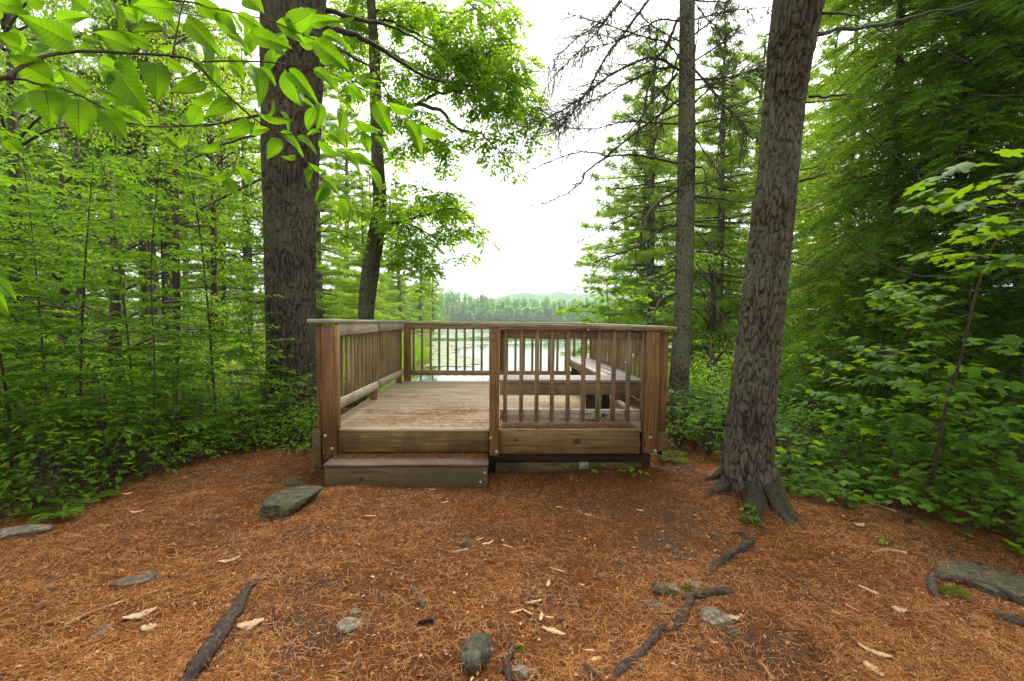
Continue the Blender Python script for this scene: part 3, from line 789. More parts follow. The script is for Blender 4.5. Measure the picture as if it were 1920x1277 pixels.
# --- tall old pine left of the platform
t1 = empty('white_pine', W(545, 790, 7.25), 'thick dark-barked pine trunk standing left of the platform', 'tree')
C, Q = trunk_from([(790, 488, 606, 7.25), (700, 501, 596, 7.2), (600, 499, 594, 7.15), (400, 493, 595, 7.0), (300, 490, 600, 6.85), (100, 488, 610, 6.5), (0, 492, 614, 6.3)], .5, 9)
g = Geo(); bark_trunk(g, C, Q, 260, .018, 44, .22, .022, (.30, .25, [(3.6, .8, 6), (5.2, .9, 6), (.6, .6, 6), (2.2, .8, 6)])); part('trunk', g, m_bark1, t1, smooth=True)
g = Geo()
for pts, r in (([(610, 20, 6.4), (690, 40, 6.6), (760, 60, 7.0), (850, 120, 7.4)], .035), ([(608, 50, 6.4), (680, 70, 6.7), (740, 110, 7.1), (800, 145, 7.5), (845, 155, 7.7)], .045), ([(600, 60, 6.5), (640, 95, 6.2), (700, 130, 6.4), (735, 190, 6.6)], .025), ([(495, 215, 6.5), (440, 225, 6.3), (380, 236, 6.0), (300, 232, 5.8)], .022), ([(492, 250, 6.7), (420, 270, 6.3), (360, 300, 6.0), (290, 340, 5.6)], .022), ([(490, 335, 6.9), (420, 370, 6.5), (330, 415, 6.2), (230, 470, 5.6)], .020)):
    branch(g, [W(*q) for q in pts], r, r*.3)
part('branch', g, m_twig, t1)

# --- slender leafy tree over the left railing
DB = 11.0
t2 = empty('black_birch', W(684, 690, DB), 'slender curved birch trunk with drooping bright green crown over the left railing', 'tree')
C, Q = trunk_from([(690, 669, 699, DB), (600, 671, 701, DB), (520, 676, 710, DB), (450, 688, 720, 10.9), (380, 699, 725, 10.8), (300, 696, 720, 10.7), (200, 694, 716, 10.6), (100, 692, 712, 10.5), (0, 688, 704, 10.4)], 1.5, 7)
g = Geo(); bark_trunk(g, C, Q, 72, .03, 14, .12, .008); part('trunk', g, m_bark2, t2, smooth=True)
g = Geo()
def c3(x, y): return 440+x/2.97, y/2.97
limbs = []
for pts, r in (([(820, 600, 10.8), (900, 610, 10.6), (1020, 575, 10.4), (1130, 520, 10.2), (1250, 515, 10), (1400, 570, 9.8)], .06), ([(1030, 580, 10.4), (1150, 620, 10.2), (1240, 715, 10), (1370, 750, 9.9), (1460, 830, 9.8), (1550, 960, 9.8)], .05),
               ([(790, 260, 10.6), (900, 320, 10.4), (1040, 390, 10.2), (1200, 460, 10.0), (1350, 470, 9.8), (1550, 430, 9.6)], .05), ([(775, 130, 10.5), (850, 110, 10.6), (950, 160, 10.5), (1100, 220, 10.4), (1300, 250, 10.2)], .045),
               ([(765, 60, 10.4), (1000, 60, 10.6), (1270, 70, 10.8), (1450, 20, 10.9)], .05), ([(1180, 150, 10.6), (1250, 80, 10.7), (1310, 70, 10.8)], .03), ([(1290, 0, 10.8), (1400, 110, 10.6), (1500, 200, 10.5), (1600, 300, 10.4)], .02)):
    p = branch(g, [W(*c3(a, b), d) for a, b, d in pts], r, .008); limbs.append(p)
for pts, r in (([(718, 418, 10.9), (755, 415, 10.8), (805, 400, 10.6), (860, 395, 10.4), (915, 440, 10.2)], .05), ([(755, 416, 10.8), (770, 440, 10.7), (772, 480, 10.6)], .02), ([(755, 416, 10.8), (745, 450, 10.9), (735, 475, 10.9)], .02), ([(765, 420, 10.7), (830, 450, 10.5), (880, 470, 10.4)], .02)):
    limbs.append(branch(g, [W(*q) for q in pts], r, .006))
part('branch', g, m_twig, t2)

def clump(lv, c, r, n, leaf, hang=.25, flat=.75):
    m = max(2, n//9); u = rvec(m); u /= np.linalg.norm(u, axis=1)[:, None]; tc_ = np.asarray(c) + u*(rng.random(m)**.45)[:, None]*r*np.array([1, 1, flat])
    ang = rng.uniform(0, 6.283, (m, 9)); q = rng.uniform(.2, 1, (m, 9))*.24
    P = tc_[:, None] + np.stack([np.cos(ang)*q, np.sin(ang)*q, -hang*rng.random((m, 9))], -1)
    A = np.stack([np.cos(ang), np.sin(ang), -.55+rng.normal(0, .3, (m, 9))], -1)
    N = np.stack([rng.normal(0, .75, (m, 9)), rng.normal(0, .75, (m, 9)), np.full((m, 9), .8)], -1)
    lv.many(P.reshape(-1, 3), A.reshape(-1, 3), N.reshape(-1, 3), rng.uniform(.7, 1.15, m*9)*leaf)
    return tc_[:24]
lv = Leaves(); tg = Geo(); tws = []
def crown_sprays(lv, tw, c, rm, n):
    out = []
    for q in range(n):
        u = unit(rng.normal(0, 1, 3)); st_ = c + u*rm*.6*rng.random()+np.array([0, 0, rm*.25]); dv = unit(np.array([u[0], u[1], rng.normal(-.15, .3)])); L = rm*rng.uniform(.7, 1.25)
        spray(lv, tw, st_, dv, min(max(L, .3), 1.0), .098, .004, 'beech', 0, -.075); out.append(st_)
    return np.array(out)
cl3 = [(1050, 40, 90), (1200, 120, 90), (1330, 60, 90), (1480, 60, 90), (1560, 130, 70), (1120, 250, 90), (1200, 310, 100), (1320, 320, 120), (1440, 300, 110), (1560, 360, 100), (1500, 470, 110), (1360, 470, 120), (1190, 450, 110), (1010, 470, 100), (890, 420, 80), (1600, 590, 110), (1460, 610, 110), (1310, 600, 80), (1690, 710, 80), (1700, 820, 55), (1520, 740, 90), (1390, 770, 80), (1440, 890, 70), (1540, 870, 70), (1560, 970, 45), (1200, 820, 90), (1080, 800, 100), (950, 830, 80), (920, 690, 80), (850, 560, 80), (1180, 930, 70), (1180, 1100, 80), (1090, 1130, 80), (980, 1170, 80), (1250, 1190, 70), (1010, 1060, 60), (900, 1040, 60), (880, 1200, 70), (1380, 400, 100), (1250, 200, 80), (1130, 140, 80), (1420, 180, 80), (1500, 250, 80), (1060, 330, 80), (1270, 500, 90), (1430, 540, 80), (1580, 480, 80), (1130, 700, 70), (1260, 760, 60), (1000, 650, 80), (960, 560, 70), (1640, 660, 70), (1620, 770, 60)]
for a, b, r in cl3:
    d = 10.3+rng.uniform(-.9, .6); px, py = c3(a, b); c = W(px, py, d); rm = r/2.97/F*d
    t_ = crown_sprays(lv, tws, c, rm, int(30*(r/80)**1.6)+11)
    for q in t_[::2]: tube(tg, [c+(0, 0, rm*.3), (c+q)/2+(0, 0, .05), q], [.006, .004, .002], 3, False)
for px, py, r in ((800, 400, 40), (850, 395, 40), (880, 440, 28), (915, 455, 16), (840, 440, 34), (780, 465, 40), (800, 510, 28), (745, 430, 36), (760, 495, 32), (730, 380, 24), (790, 545, 18), (850, 490, 18), (878, 480, 14), (640, 50, 50), (690, 20, 45), (745, 40, 36), (660, 170, 34), (650, 110, 40), (735, 110, 30), (760, 20, 40), (700, 250, 32), (740, 300, 28), (660, 400, 34), (650, 450, 28), (640, 120, 30), (625, 250, 30)):
    d = 10.8+rng.uniform(-.8, .6); c = W(px, py, d); rm = r/F*d
    t_ = crown_sprays(lv, tws, c, rm, int(32*(r/32)**1.6)+9)
    for q in t_[::2]: tube(tg, [c+(0, 0, rm*.3), (c+q)/2+(0, 0, .05), q], [.006, .004, .002], 3, False)
for ps, ra, rb in tws: tube(tg, np.array(ps), np.linspace(ra, rb, len(ps)), 3, False)
cr = part('crown', lv.geo(T_oval(.62, .10, .15)), m_crown, t2); part('twigs', tg, m_twig, cr)

# --- lichen-grey young pine with bare whorls behind the right end of the platform
t3 = empty('white_pine', W(1270, 805, 7.2), 'thin lichen-covered pine with bare spidery branches behind the right end of the platform', 'tree')
C, Q = trunk_from([(805, 1249, 1289, 7.2), (700, 1256, 1292, 7.2), (600, 1263, 1297, 7.15), (400, 1268, 1303, 7.05), (200, 1272, 1303, 6.9), (100, 1273, 1303, 6.8), (0, 1274, 1303, 6.7)], .4, 6)
g = Geo(); bark_trunk(g, C, Q, 96, .016, 16, .06, .007, (.05, .25, [(1, .6, 3), (4, .6, 3)])); part('trunk', g, m_bark3, t3, smooth=True)
b4 = [  # pixel polylines in a crop whose origin is (980, 0) and scale 2.97; depth offset; radius; needles
 ([(870, 390), (730, 320), (560, 380), (400, 480), (300, 570), (150, 650), (0, 710)], -.9, .021, 1), ([(870, 120), (760, 110), (640, 170), (500, 235), (350, 265)], -.5, .013, 1),
 ([(700, 0), (560, 190), (450, 340), (370, 490), (270, 640), (180, 740)], -.6, .020, 1), ([(560, -10), (470, 100), (380, 160), (260, 250), (90, 430)], -.4, .014, 1), ([(540, 0), (460, 120), (330, 270), (230, 370), (130, 480)], .3, .013, 1),
 ([(880, 235), (720, 140), (640, 70), (540, 10)], .4, .012, 1), ([(870, 320), (800, 240), (640, 195), (470, 140), (260, 80)], -.8, .014, 1), ([(860, 370), (740, 390), (560, 470), (430, 550), (290, 600), (200, 720)], .6, .016, 1),
 ([(870, 690), (700, 685), (560, 680), (380, 720), (200, 705)], .4, .013, 1), ([(865, 560), (760, 640), (640, 730), (480, 860), (350, 960), (320, 1020), (180, 1110), (40, 1150)], -.8, .020, 0), ([(870, 910), (720, 880), (600, 860), (480, 870), (370, 845), (200, 880), (20, 960)], -.5, .018, 0),
 ([(860, 1050), (790, 1040), (620, 1050), (480, 1050)], .5, .012, 0), ([(860, 1060), (770, 1110), (700, 1190), (660, 1290), (630, 1420), (640, 1600)], -.5, .024, 0), ([(860, 1250), (780, 1270), (650, 1370), (480, 1430), (400, 1460)], -.4, .022, 0), ([(860, 1130), (700, 1160), (560, 1220), (430, 1290), (260, 1370)], .5, .014, 0),
 ([(868, 100), (800, 250), (740, 350), (700, 480), (680, 600), (640, 730), (620, 850)], -.4, .024, 0), ([(865, 300), (820, 480), (790, 600), (760, 720), (690, 850)], -.3, .015, 0), ([(860, 410), (780, 500), (690, 600), (640, 680), (560, 760)], -.6, .018, 0), ([(880, 600), (800, 540), (740, 480)], -.5, .014, 0), ([(868, 640), (760, 680), (690, 740)], .5, .012, 0),
 ([(955, 340), (1080, 260), (1200, 180), (1390, 60)], .5, .015, 0), ([(960, 190), (1080, 90), (1160, 10)], .3, .016, 1), ([(960, 110), (1100, 70), (1250, 50), (1390, 40)], .6, .012, 1), ([(960, 445), (1120, 435), (1250, 400), (1370, 350)], .4, .016, 0), ([(960, 570), (1100, 440), (1250, 320), (1390, 215)], .6, .014, 0), ([(960, 500), (1060, 470), (1250, 410), (1390, 370)], -.3, .012, 0),
 ([(960, 390), (1050, 490), (1110, 580), (1180, 640), (1250, 750)], -.5, .018, 0), ([(965, 690), (1100, 660), (1250, 640), (1330, 628)], .6, .016, 0), ([(960, 1025), (1120, 990), (1300, 962)], .6, .016, 0), ([(965, 1095), (1130, 1110), (1280, 1135)], .5, .022, 0), ([(960, 1235), (1130, 1215), (1290, 1185)], .6, .018, 0), ([(965, 1258), (1260, 1270)], .5, .016, 0),
 ([(960, 770), (1030, 870), (1100, 970), (1150, 1000)], -.3, .012, 0), ([(1110, 580), (1095, 780), (1080, 920), (1120, 990)], -.5, .010, 0), ([(960, 930), (1010, 945), (1020, 1050), (1040, 1120)], -.4, .014, 0), ([(960, 0), (1050, 10), (1160, 10)], .4, .014, 1), ([(970, 30), (1040, 120), (1160, 200)], -.3, .012, 0), ([(955, 330), (980, 60), (910, -30)], .3, .010, 0),
 ([(970, 1400), (1080, 1410), (1200, 1450), (1290, 1500)], .4, .016, 0), ([(965, 1290), (1050, 1370), (1130, 1400)], -.3, .012, 0), ([(965, 1520), (1100, 1525), (1280, 1560)], .5, .016, 0), ([(962, 1450), (1000, 1520), (1080, 1600)], -.3, .012, 0), ([(960, 1590), (1040, 1660), (1110, 1760), (1170, 1850)], -.4, .016, 0), ([(960, 1640), (1200, 1660)], .4, .010, 0), ([(965, 1850), (1080, 1860), (1190, 1910)], .5, .014, 0),
 ([(855, 1500), (760, 1540), (700, 1560)], .3, .016, 0), ([(855, 1630), (770, 1670), (730, 1750), (690, 1830)], -.4, .024, 0), ([(855, 1540), (800, 1600), (720, 1640)], -.3, .010, 0)]
g = Geo(); lv = Leaves()
cs = np.stack([np.interp(np.linspace(0, 1, 60), np.linspace(0, 1, len(C)), C[:, i]) for i in range(3)], -1)
for pl, dd, r, ned in b4:
    ned = ned or (pl[0][0] > 900 and pl[0][1] < 520)
    n = len(pl); pts = [W(980+a/2.97, b/2.97, 7.0+dd*q/(n-1)*1.6) for q, (a, b) in enumerate(pl)]
    p = branch(g, pts, r*1.1, .005, 6, 6)
    L = len(p)
    for q in range(3, L):
        for _ in range(4 if ned else 2):
            if rng.random() < (.9 if ned else .6):
                d = unit(p[q]-p[q-1]); s = unit(np.cross(d, rvec(1)[0])); ln = rng.uniform(.12, .6)*(1.15 if ned else .75)
                e = p[q]+(d*.75+s*.65)*ln+np.array([0, 0, -.08*ln]); mid = (p[q]+e)/2+rvec(1, .02)[0]
                tube(g, [p[q], mid, e], [.0055, .004, .0025], 4, False)
                if rng.random() < .6:
                    e2 = mid+unit(d+rvec(1, .6)[0])*ln*.5; tube(g, [mid, e2], [.003, .0015], 3, False)
                if ned and q > L*.35:
                    for w_ in (.35, .55, .75, .9, 1.0):
                        if rng.random() < .6:
                            m_ = rng.integers(4, 9); pp = p[q]+(e-p[q])*w_; lv.many(np.tile(pp, (m_, 1)), np.tile(d*.7+s*.3, (m_, 1))+rvec(m_, .55), rvec(m_), rng.uniform(.05, .10, m_))
part('branch', g, m_twig, t3); part('needles', lv.geo(T_blade(.045)), m_grey, t3)

# --- big leaning pine in front on the right
t4 = empty('white_pine', W(1405, 935, 4.15), 'leaning lichen-flecked pine with spreading mossy roots in the right foreground', 'tree')
C, Q = trunk_from([(945, 1350, 1458, 4.15), (890, 1351, 1452, 4.12), (850, 1355, 1449, 4.1), (715, 1371, 1457, 4.0), (500, 1396, 1479, 3.9), (337, 1418, 1496, 3.75), (202, 1429, 1511, 3.65), (100, 1438, 1528, 3.5), (0, 1447, 1546, 3.35)], .25, 6)
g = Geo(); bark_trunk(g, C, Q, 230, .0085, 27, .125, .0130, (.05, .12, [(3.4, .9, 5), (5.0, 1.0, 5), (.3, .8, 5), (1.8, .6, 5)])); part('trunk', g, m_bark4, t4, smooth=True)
def gp(px, py, up=0.0): p = G(px, py); p[2] += up; return p
for pts, r0, r1 in (([(1395, 900, .16), (1362, 915, .05), (1330, 926, .0), (1290, 936, -.035)], .12, .03), ([(1408, 905, .16), (1412, 938, .05), (1414, 965, -.01), (1412, 990, -.06)], .13, .05), ([(1430, 905, .18), (1458, 942, .06), (1490, 978, .0), (1540, 1008, -.04)], .13, .03), ([(1375, 890, .14), (1345, 897, .03), (1310, 903, -.03)], .10, .03)):
    g = Geo(); p = smooth_path([gp(a, b, c-.035) for a, b, c in pts], 8); r0 *= .88; n = len(p); th = np.linspace(0, 6.283, 24, endpoint=False)
    pn = np.stack([np.cos(th)[None]+p[:, 0:1]*3, np.sin(th)[None]+p[:, 1:2]*3, p[:, 2:3]*3+th[None]*0], -1)
    tube(g, p, np.linspace(r0, r1, n), 24, True, .03*r0/.1*fbm(pn*2, 3)); part('root', g, m_rootbark, t4, smooth=True)
g = Geo()
def c5(a, b, d): return W(1400+a/2.97, b/2.97, d)
for pts, r in (([(378, 198, 3.62), (520, 160, 3.8), (700, 145, 4.0), (860, 110, 4.2), (1000, 75, 4.4), (1180, 40, 4.5), (1320, -10, 4.6)], .018), ([(420, 75, 3.55), (560, 80, 3.8), (680, 110, 4.0)], .012), ([(345, 538, 3.85), (470, 535, 3.85), (588, 524, 3.8)], .012), ([(335, 570, 3.9), (450, 560, 4.0), (680, 540, 4.2)], .008), ([(285, 1010, 3.95), (380, 990, 3.85), (438, 964, 3.8)], .012), ([(300, 945, 4.0), (430, 925, 4.1)], .007), ([(270, 490, 3.62), (300, 470, 3.5), (325, 455, 3.42)], .010), ([(290, 1170, 4.0), (420, 1120, 4.3), (520, 1040, 4.5)], .006), ([(55, 1120, 3.8), (95, 1140, 3.75)], .02), ([(700, 145, 4.0), (760, 180, 4.1), (840, 215, 4.2), (960, 215, 4.3)], .006), ([(520, 160, 3.8), (500, 240, 3.8), (480, 330, 3.9)], .005), ([(400, 230, 3.7), (450, 330, 3.8), (540, 500, 3.9)], .004), ([(560, 80, 3.8), (540, 150, 3.8), (430, 230, 3.8)], .006)):
    branch(g, [c5(*q) for q in pts], r, r*.4)
part('branch', g, m_twig, t4)
g = Geo()
for px, py, s in ((1402, 965, .06), (1418, 985, .035), (1396, 978, .03)):
    p = G(px, py); k_ = 60; u = rvec(k_); u /= np.linalg.norm(u, axis=1)[:, None]; u[:, 2] = abs(u[:, 2])
    put_leaves(g, T_diamond(.6), p+u*s, u+rvec(k_, .4), rvec(k_), rng.uniform(.02, .045, k_))
part('moss', g, m_moss, t4)

# ------------------------------------------------------------------ pines further off
def pine(name, h, cb, spread, nw, mat, tuft=.17, bw=.10, dens=1.0):
    gt = Geo(); gl = Geo(); r0 = h*.013
    tube(gt, [(0, 0, -.8), (0, 0, 0), (.05, 0, h*.4), (0, .06, h*.75), (0, 0, h)], [r0*1.3, r0, r0*.8, r0*.4, .02], 10)
    lv = Leaves()
    for wz in np.linspace(cb, h*.98, nw):
        f = (wz-cb)/(h-cb); az = rng.uniform(0, 6.28)
        for q in range(5):
            L = spread*(1-f**1.5*.85)*rng.uniform(.5, 1.12); a = az+q*1.257+rng.normal(0, .25)
            z0 = wz+rng.uniform(-.5, .5); dirv = np.array([math.cos(a), math.sin(a), 0]); sd_ = np.array([-dirv[1], dirv[0], 0])
            up = .35*f+.05+rng.normal(0, .12); t = np.linspace(0, 1, 6)
            bp = np.array([0, 0, z0]) + dirv*(t*L)[:, None] + np.array([0, 0, 1])*((up*t-.28*t*t*(1-f)+.10*np.sin(t*4+az))*L*.5)[:, None]
            tube(gt, bp, np.linspace(max(.015, r0*.22), .006, 6), 4, False)
            n = int(L*24*dens); tt = rng.uniform(.18, 1, n)**.8
            c = np.stack([np.interp(tt, t, bp[:, i]) for i in range(3)], -1) + sd_*(rng.normal(0, .21, n)*L*(1.15-tt))[:, None] + np.array([0, 0, 1])*rng.normal(.03, .05, n)[:, None]
            m = 9
            A = (dirv*.7+np.array([0, 0, .15]))[None, None] + rng.normal(0, .6, (n, m, 3)); P = np.repeat(c[:, None], m, 1)+rng.normal(0, .03, (n, m, 3))
            lv.many(P.reshape(-1, 3), A.reshape(-1, 3), rng.normal(0, .9, (n*m, 3))+np.array([0, 0, .35]), rng.uniform(.7, 1.2, n*m)*tuft)
    o = empty(name, (0, 0, 0), '', 'tree')
    part('trunk', gt, m_barkd, o, smooth=True); part('crown', lv.geo(T_blade(bw)), mat, o)
    return o
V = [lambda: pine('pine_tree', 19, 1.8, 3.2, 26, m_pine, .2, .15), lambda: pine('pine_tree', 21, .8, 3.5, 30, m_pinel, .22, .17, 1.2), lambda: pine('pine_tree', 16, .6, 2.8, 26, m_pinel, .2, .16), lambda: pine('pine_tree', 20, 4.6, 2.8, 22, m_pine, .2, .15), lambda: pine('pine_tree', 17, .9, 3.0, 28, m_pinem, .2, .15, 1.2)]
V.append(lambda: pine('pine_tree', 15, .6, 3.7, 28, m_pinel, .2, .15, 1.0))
proto = {}
def put_pine(px, d, v, s, label, group):
    if v not in proto: proto[v] = o = V[v]()
    else: o = copy_tree(proto[v])
    p = W(px, 640, d); z = max(float(height(p[0], p[1])), WATER-.1)
    o.location = (p[0], p[1], z-.1); w_ = s*(1.22 if v == 5 else 1); o.scale = (w_, w_, s*rng.uniform(.95, 1.05)); o.rotation_euler = (rng.normal(0, .02), rng.normal(0, .02), rng.uniform(0, 6.28))
    tag(o, label, 'tree', group)
GL, GC, GR = 'pines in the wood on the left', 'pines on the left shore of the pond', 'pines on the right shore of the pond'
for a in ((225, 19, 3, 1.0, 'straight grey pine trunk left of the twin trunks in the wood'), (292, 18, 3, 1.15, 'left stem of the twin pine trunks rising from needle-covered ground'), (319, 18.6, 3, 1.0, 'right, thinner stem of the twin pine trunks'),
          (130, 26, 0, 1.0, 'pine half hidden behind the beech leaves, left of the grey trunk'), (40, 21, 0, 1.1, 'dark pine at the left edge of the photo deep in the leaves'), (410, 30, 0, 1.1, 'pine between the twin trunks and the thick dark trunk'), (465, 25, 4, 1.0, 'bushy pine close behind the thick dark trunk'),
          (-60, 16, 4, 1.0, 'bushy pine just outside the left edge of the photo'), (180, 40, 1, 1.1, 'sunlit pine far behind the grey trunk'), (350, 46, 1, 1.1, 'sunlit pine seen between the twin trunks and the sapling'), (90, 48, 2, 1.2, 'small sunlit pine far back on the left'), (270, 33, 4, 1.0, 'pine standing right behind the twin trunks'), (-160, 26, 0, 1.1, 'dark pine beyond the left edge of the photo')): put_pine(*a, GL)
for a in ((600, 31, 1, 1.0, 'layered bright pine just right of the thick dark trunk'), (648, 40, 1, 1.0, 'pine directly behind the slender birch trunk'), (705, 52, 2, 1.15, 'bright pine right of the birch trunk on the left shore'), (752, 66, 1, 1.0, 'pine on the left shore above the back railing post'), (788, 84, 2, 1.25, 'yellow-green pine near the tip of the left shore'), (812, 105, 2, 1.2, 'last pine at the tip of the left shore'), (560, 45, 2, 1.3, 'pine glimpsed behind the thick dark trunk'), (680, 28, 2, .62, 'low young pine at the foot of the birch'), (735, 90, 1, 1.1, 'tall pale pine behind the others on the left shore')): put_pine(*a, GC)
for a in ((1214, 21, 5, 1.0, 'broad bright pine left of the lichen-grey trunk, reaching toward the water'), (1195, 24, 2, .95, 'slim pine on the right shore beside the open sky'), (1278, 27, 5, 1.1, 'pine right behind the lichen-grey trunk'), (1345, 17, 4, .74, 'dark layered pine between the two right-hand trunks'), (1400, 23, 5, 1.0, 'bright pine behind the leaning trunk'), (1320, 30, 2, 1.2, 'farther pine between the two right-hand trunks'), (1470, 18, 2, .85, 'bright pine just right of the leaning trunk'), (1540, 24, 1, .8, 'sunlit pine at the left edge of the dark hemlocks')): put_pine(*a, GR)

# ------------------------------------------------------------------ hemlocks on the right
def hemlock(px, d, h, zlo, Lmax, nb, mat, label, toward=None, dens=1.0):
    b = W(px, 640, d); b[2] = float(height(b[0], b[1]))-.1
    o = empty('hemlock_tree', b, label, 'tree', 'hemlocks on the right')
    gt = Geo(); lv = Leaves()
    tube(gt, [b, b+(0.05, 0, h*.5), b+(0, .05, h)], [.11, .07, .02], 10); part('trunk', gt, m_stem, o, smooth=True)
    gb = Geo()
    for q in range(nb):
        z = zlo+(h-zlo)*rng.random(); L = Lmax*(1-.55*(z/h))*rng.uniform(.6, 1.1); a = rng.uniform(0, 6.283)
        if toward is not None and rng.random() < .6: a = toward+rng.normal(0, .7)
        dv = np.array([math.cos(a), math.sin(a), 0]); sv = np.array([-dv[1], dv[0], 0]); t = np.linspace(0, 1, 8)
        bp = b + np.array([0, 0, z]) + dv*(t*L)[:, None] + np.array([0, 0, 1])*((.10*t-.62*t*t)*L*.8)[:, None] + sv*(rng.normal(0, .15)*t*t*L)[:, None]
        tube(gb, bp, np.linspace(.018, .004, 8), 5, False)
        n = int(L*26*dens); tt = rng.uniform(.12, 1, n); c = np.stack([np.interp(tt, t, bp[:, i]) for i in range(3)], -1)
        side = rng.choice([-1, 1], n); tl = .22+.55*(1-tt)*rng.uniform(.5, 1.2, n)
        td = dv[None]*.62+sv[None]*(side*rng.uniform(.5, .95, n))[:, None]+np.array([0, 0, 1])*rng.normal(-.22, .16, n)[:, None]
        m = 18; s = np.linspace(.05, 1, m)
        P = c[:, None]+td[:, None]*(tl[:, None]*s)[..., None]+np.array([0, 0, -1])*((s**2)*.25)[None, :, None]*tl[:, None, None]
        alt = np.where(np.arange(m) % 2, 1, -1)
        pv = np.cross(td, np.array([0, 0, 1.0])); pv /= np.linalg.norm(pv, axis=1)[:, None]
        A = pv[:, None]*alt[None, :, None]+td[:, None]*.8+rng.normal(0, .18, (n, m, 3))
        N = np.broadcast_to(np.array([0, 0, .8]), (n, m, 3))+rng.normal(0, .6, (n, m, 3))
        lv.many(P.reshape(-1, 3), A.reshape(-1, 3), N.reshape(-1, 3), rng.uniform(.040, .080, n*m))
    part('branch', gb, m_twig, o); part('needles', lv.geo(T_blade(.34)), mat, o)
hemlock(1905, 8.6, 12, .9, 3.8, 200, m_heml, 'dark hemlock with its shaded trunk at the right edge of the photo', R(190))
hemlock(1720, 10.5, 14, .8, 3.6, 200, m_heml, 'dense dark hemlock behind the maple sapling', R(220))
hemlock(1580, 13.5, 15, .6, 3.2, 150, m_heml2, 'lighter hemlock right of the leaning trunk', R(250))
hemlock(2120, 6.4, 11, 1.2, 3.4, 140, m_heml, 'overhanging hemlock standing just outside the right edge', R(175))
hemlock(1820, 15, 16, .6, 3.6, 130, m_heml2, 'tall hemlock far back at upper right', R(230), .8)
# bright broadleaf tree glowing behind the hemlocks, and two at the left
def leafy(px, d, h, clumps, mat, leaf, label, n0=60, cat='tree', name='beech_tree'):
    b = W(px, 640, d); b[2] = float(height(b[0], b[1]))-.1; o = empty(name, b, label, cat)
    g = Geo(); tube(g, [b, b+(.1, 0, h*.5), b+(0, .1, h)], [.11, .08, .03], 9)
    lv = Leaves()
    for a, c_, r, dd in clumps:
        if 258 < a < 345 and 390 < c_ < 660 and dd < 18: continue
        c = W(a, c_, dd); rm = r/F*dd; tcs = clump(lv, c, rm, int(2.6*n0*(r/40)**2)+20, leaf, .15, .6)
        q = b+(0, 0, max(.5, min(h, c[2]-b[2]-.4))); tube(g, smooth_path([q, (q+c)/2+(0, 0, .25), c], 4), np.linspace(.03, .008, 9), 5, False)
        for e in tcs[::3]: tube(g, [c, (c+e)/2+(0, 0, .04), e], [.006, .004, .002], 3, False)
    part('trunk', g, m_stem, o, smooth=True); part('crown', lv.geo(T_oval(.55, .08, .12)), mat, o)
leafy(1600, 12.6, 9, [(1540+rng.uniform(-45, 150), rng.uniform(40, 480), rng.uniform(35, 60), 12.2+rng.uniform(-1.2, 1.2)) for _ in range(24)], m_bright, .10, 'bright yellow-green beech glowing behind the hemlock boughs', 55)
leafy(1330, 14, 4, [(1330+rng.uniform(-70, 60), rng.uniform(430, 640), rng.uniform(25, 42), 13.5+rng.uniform(-1, 1)) for _ in range(12)], m_lush, .09, 'low green beech between the two right-hand trunks', 60)
leafy(120, 9.5, 6, [(rng.uniform(-80, 250), rng.uniform(300, 620), rng.uniform(40, 70), 9+rng.uniform(-1, 1)) for _ in range(18)], m_beech, .07, 'dense fine-leaved beech at left behind the saplings', 62)
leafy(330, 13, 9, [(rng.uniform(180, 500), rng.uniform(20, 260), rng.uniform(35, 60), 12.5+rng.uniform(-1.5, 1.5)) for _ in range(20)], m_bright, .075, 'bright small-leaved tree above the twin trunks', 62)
leafy(30, 8.5, 8, [(rng.uniform(-60, 220), rng.uniform(-20, 260), rng.uniform(40, 70), 8+rng.uniform(-1, 1)) for _ in range(15)], m_lush, .065, 'small-leaved tree filling the upper left corner', 66)

leafy(-40, 12, 8, [(rng.uniform(-150, 130), rng.uniform(-30, 500), rng.uniform(45, 75), 11.5+rng.uniform(-1.5, 1.5)) for _ in range(22)], m_beech, .08, 'broad green beech closing the view at the far left', 50)
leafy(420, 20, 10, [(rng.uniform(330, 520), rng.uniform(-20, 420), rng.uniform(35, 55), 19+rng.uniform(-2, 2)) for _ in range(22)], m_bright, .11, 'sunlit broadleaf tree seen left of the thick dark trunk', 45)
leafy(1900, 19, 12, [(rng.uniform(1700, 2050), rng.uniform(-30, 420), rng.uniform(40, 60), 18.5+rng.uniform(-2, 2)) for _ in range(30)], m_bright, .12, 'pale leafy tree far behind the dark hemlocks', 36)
leafy(1560, 19, 5, [(rng.uniform(1480, 1760), rng.uniform(430, 640), rng.uniform(28, 42), 17+rng.uniform(-2, 2)) for _ in range(20)], m_lush, .10, 'low leafy thicket tree under the hemlock boughs', 40)

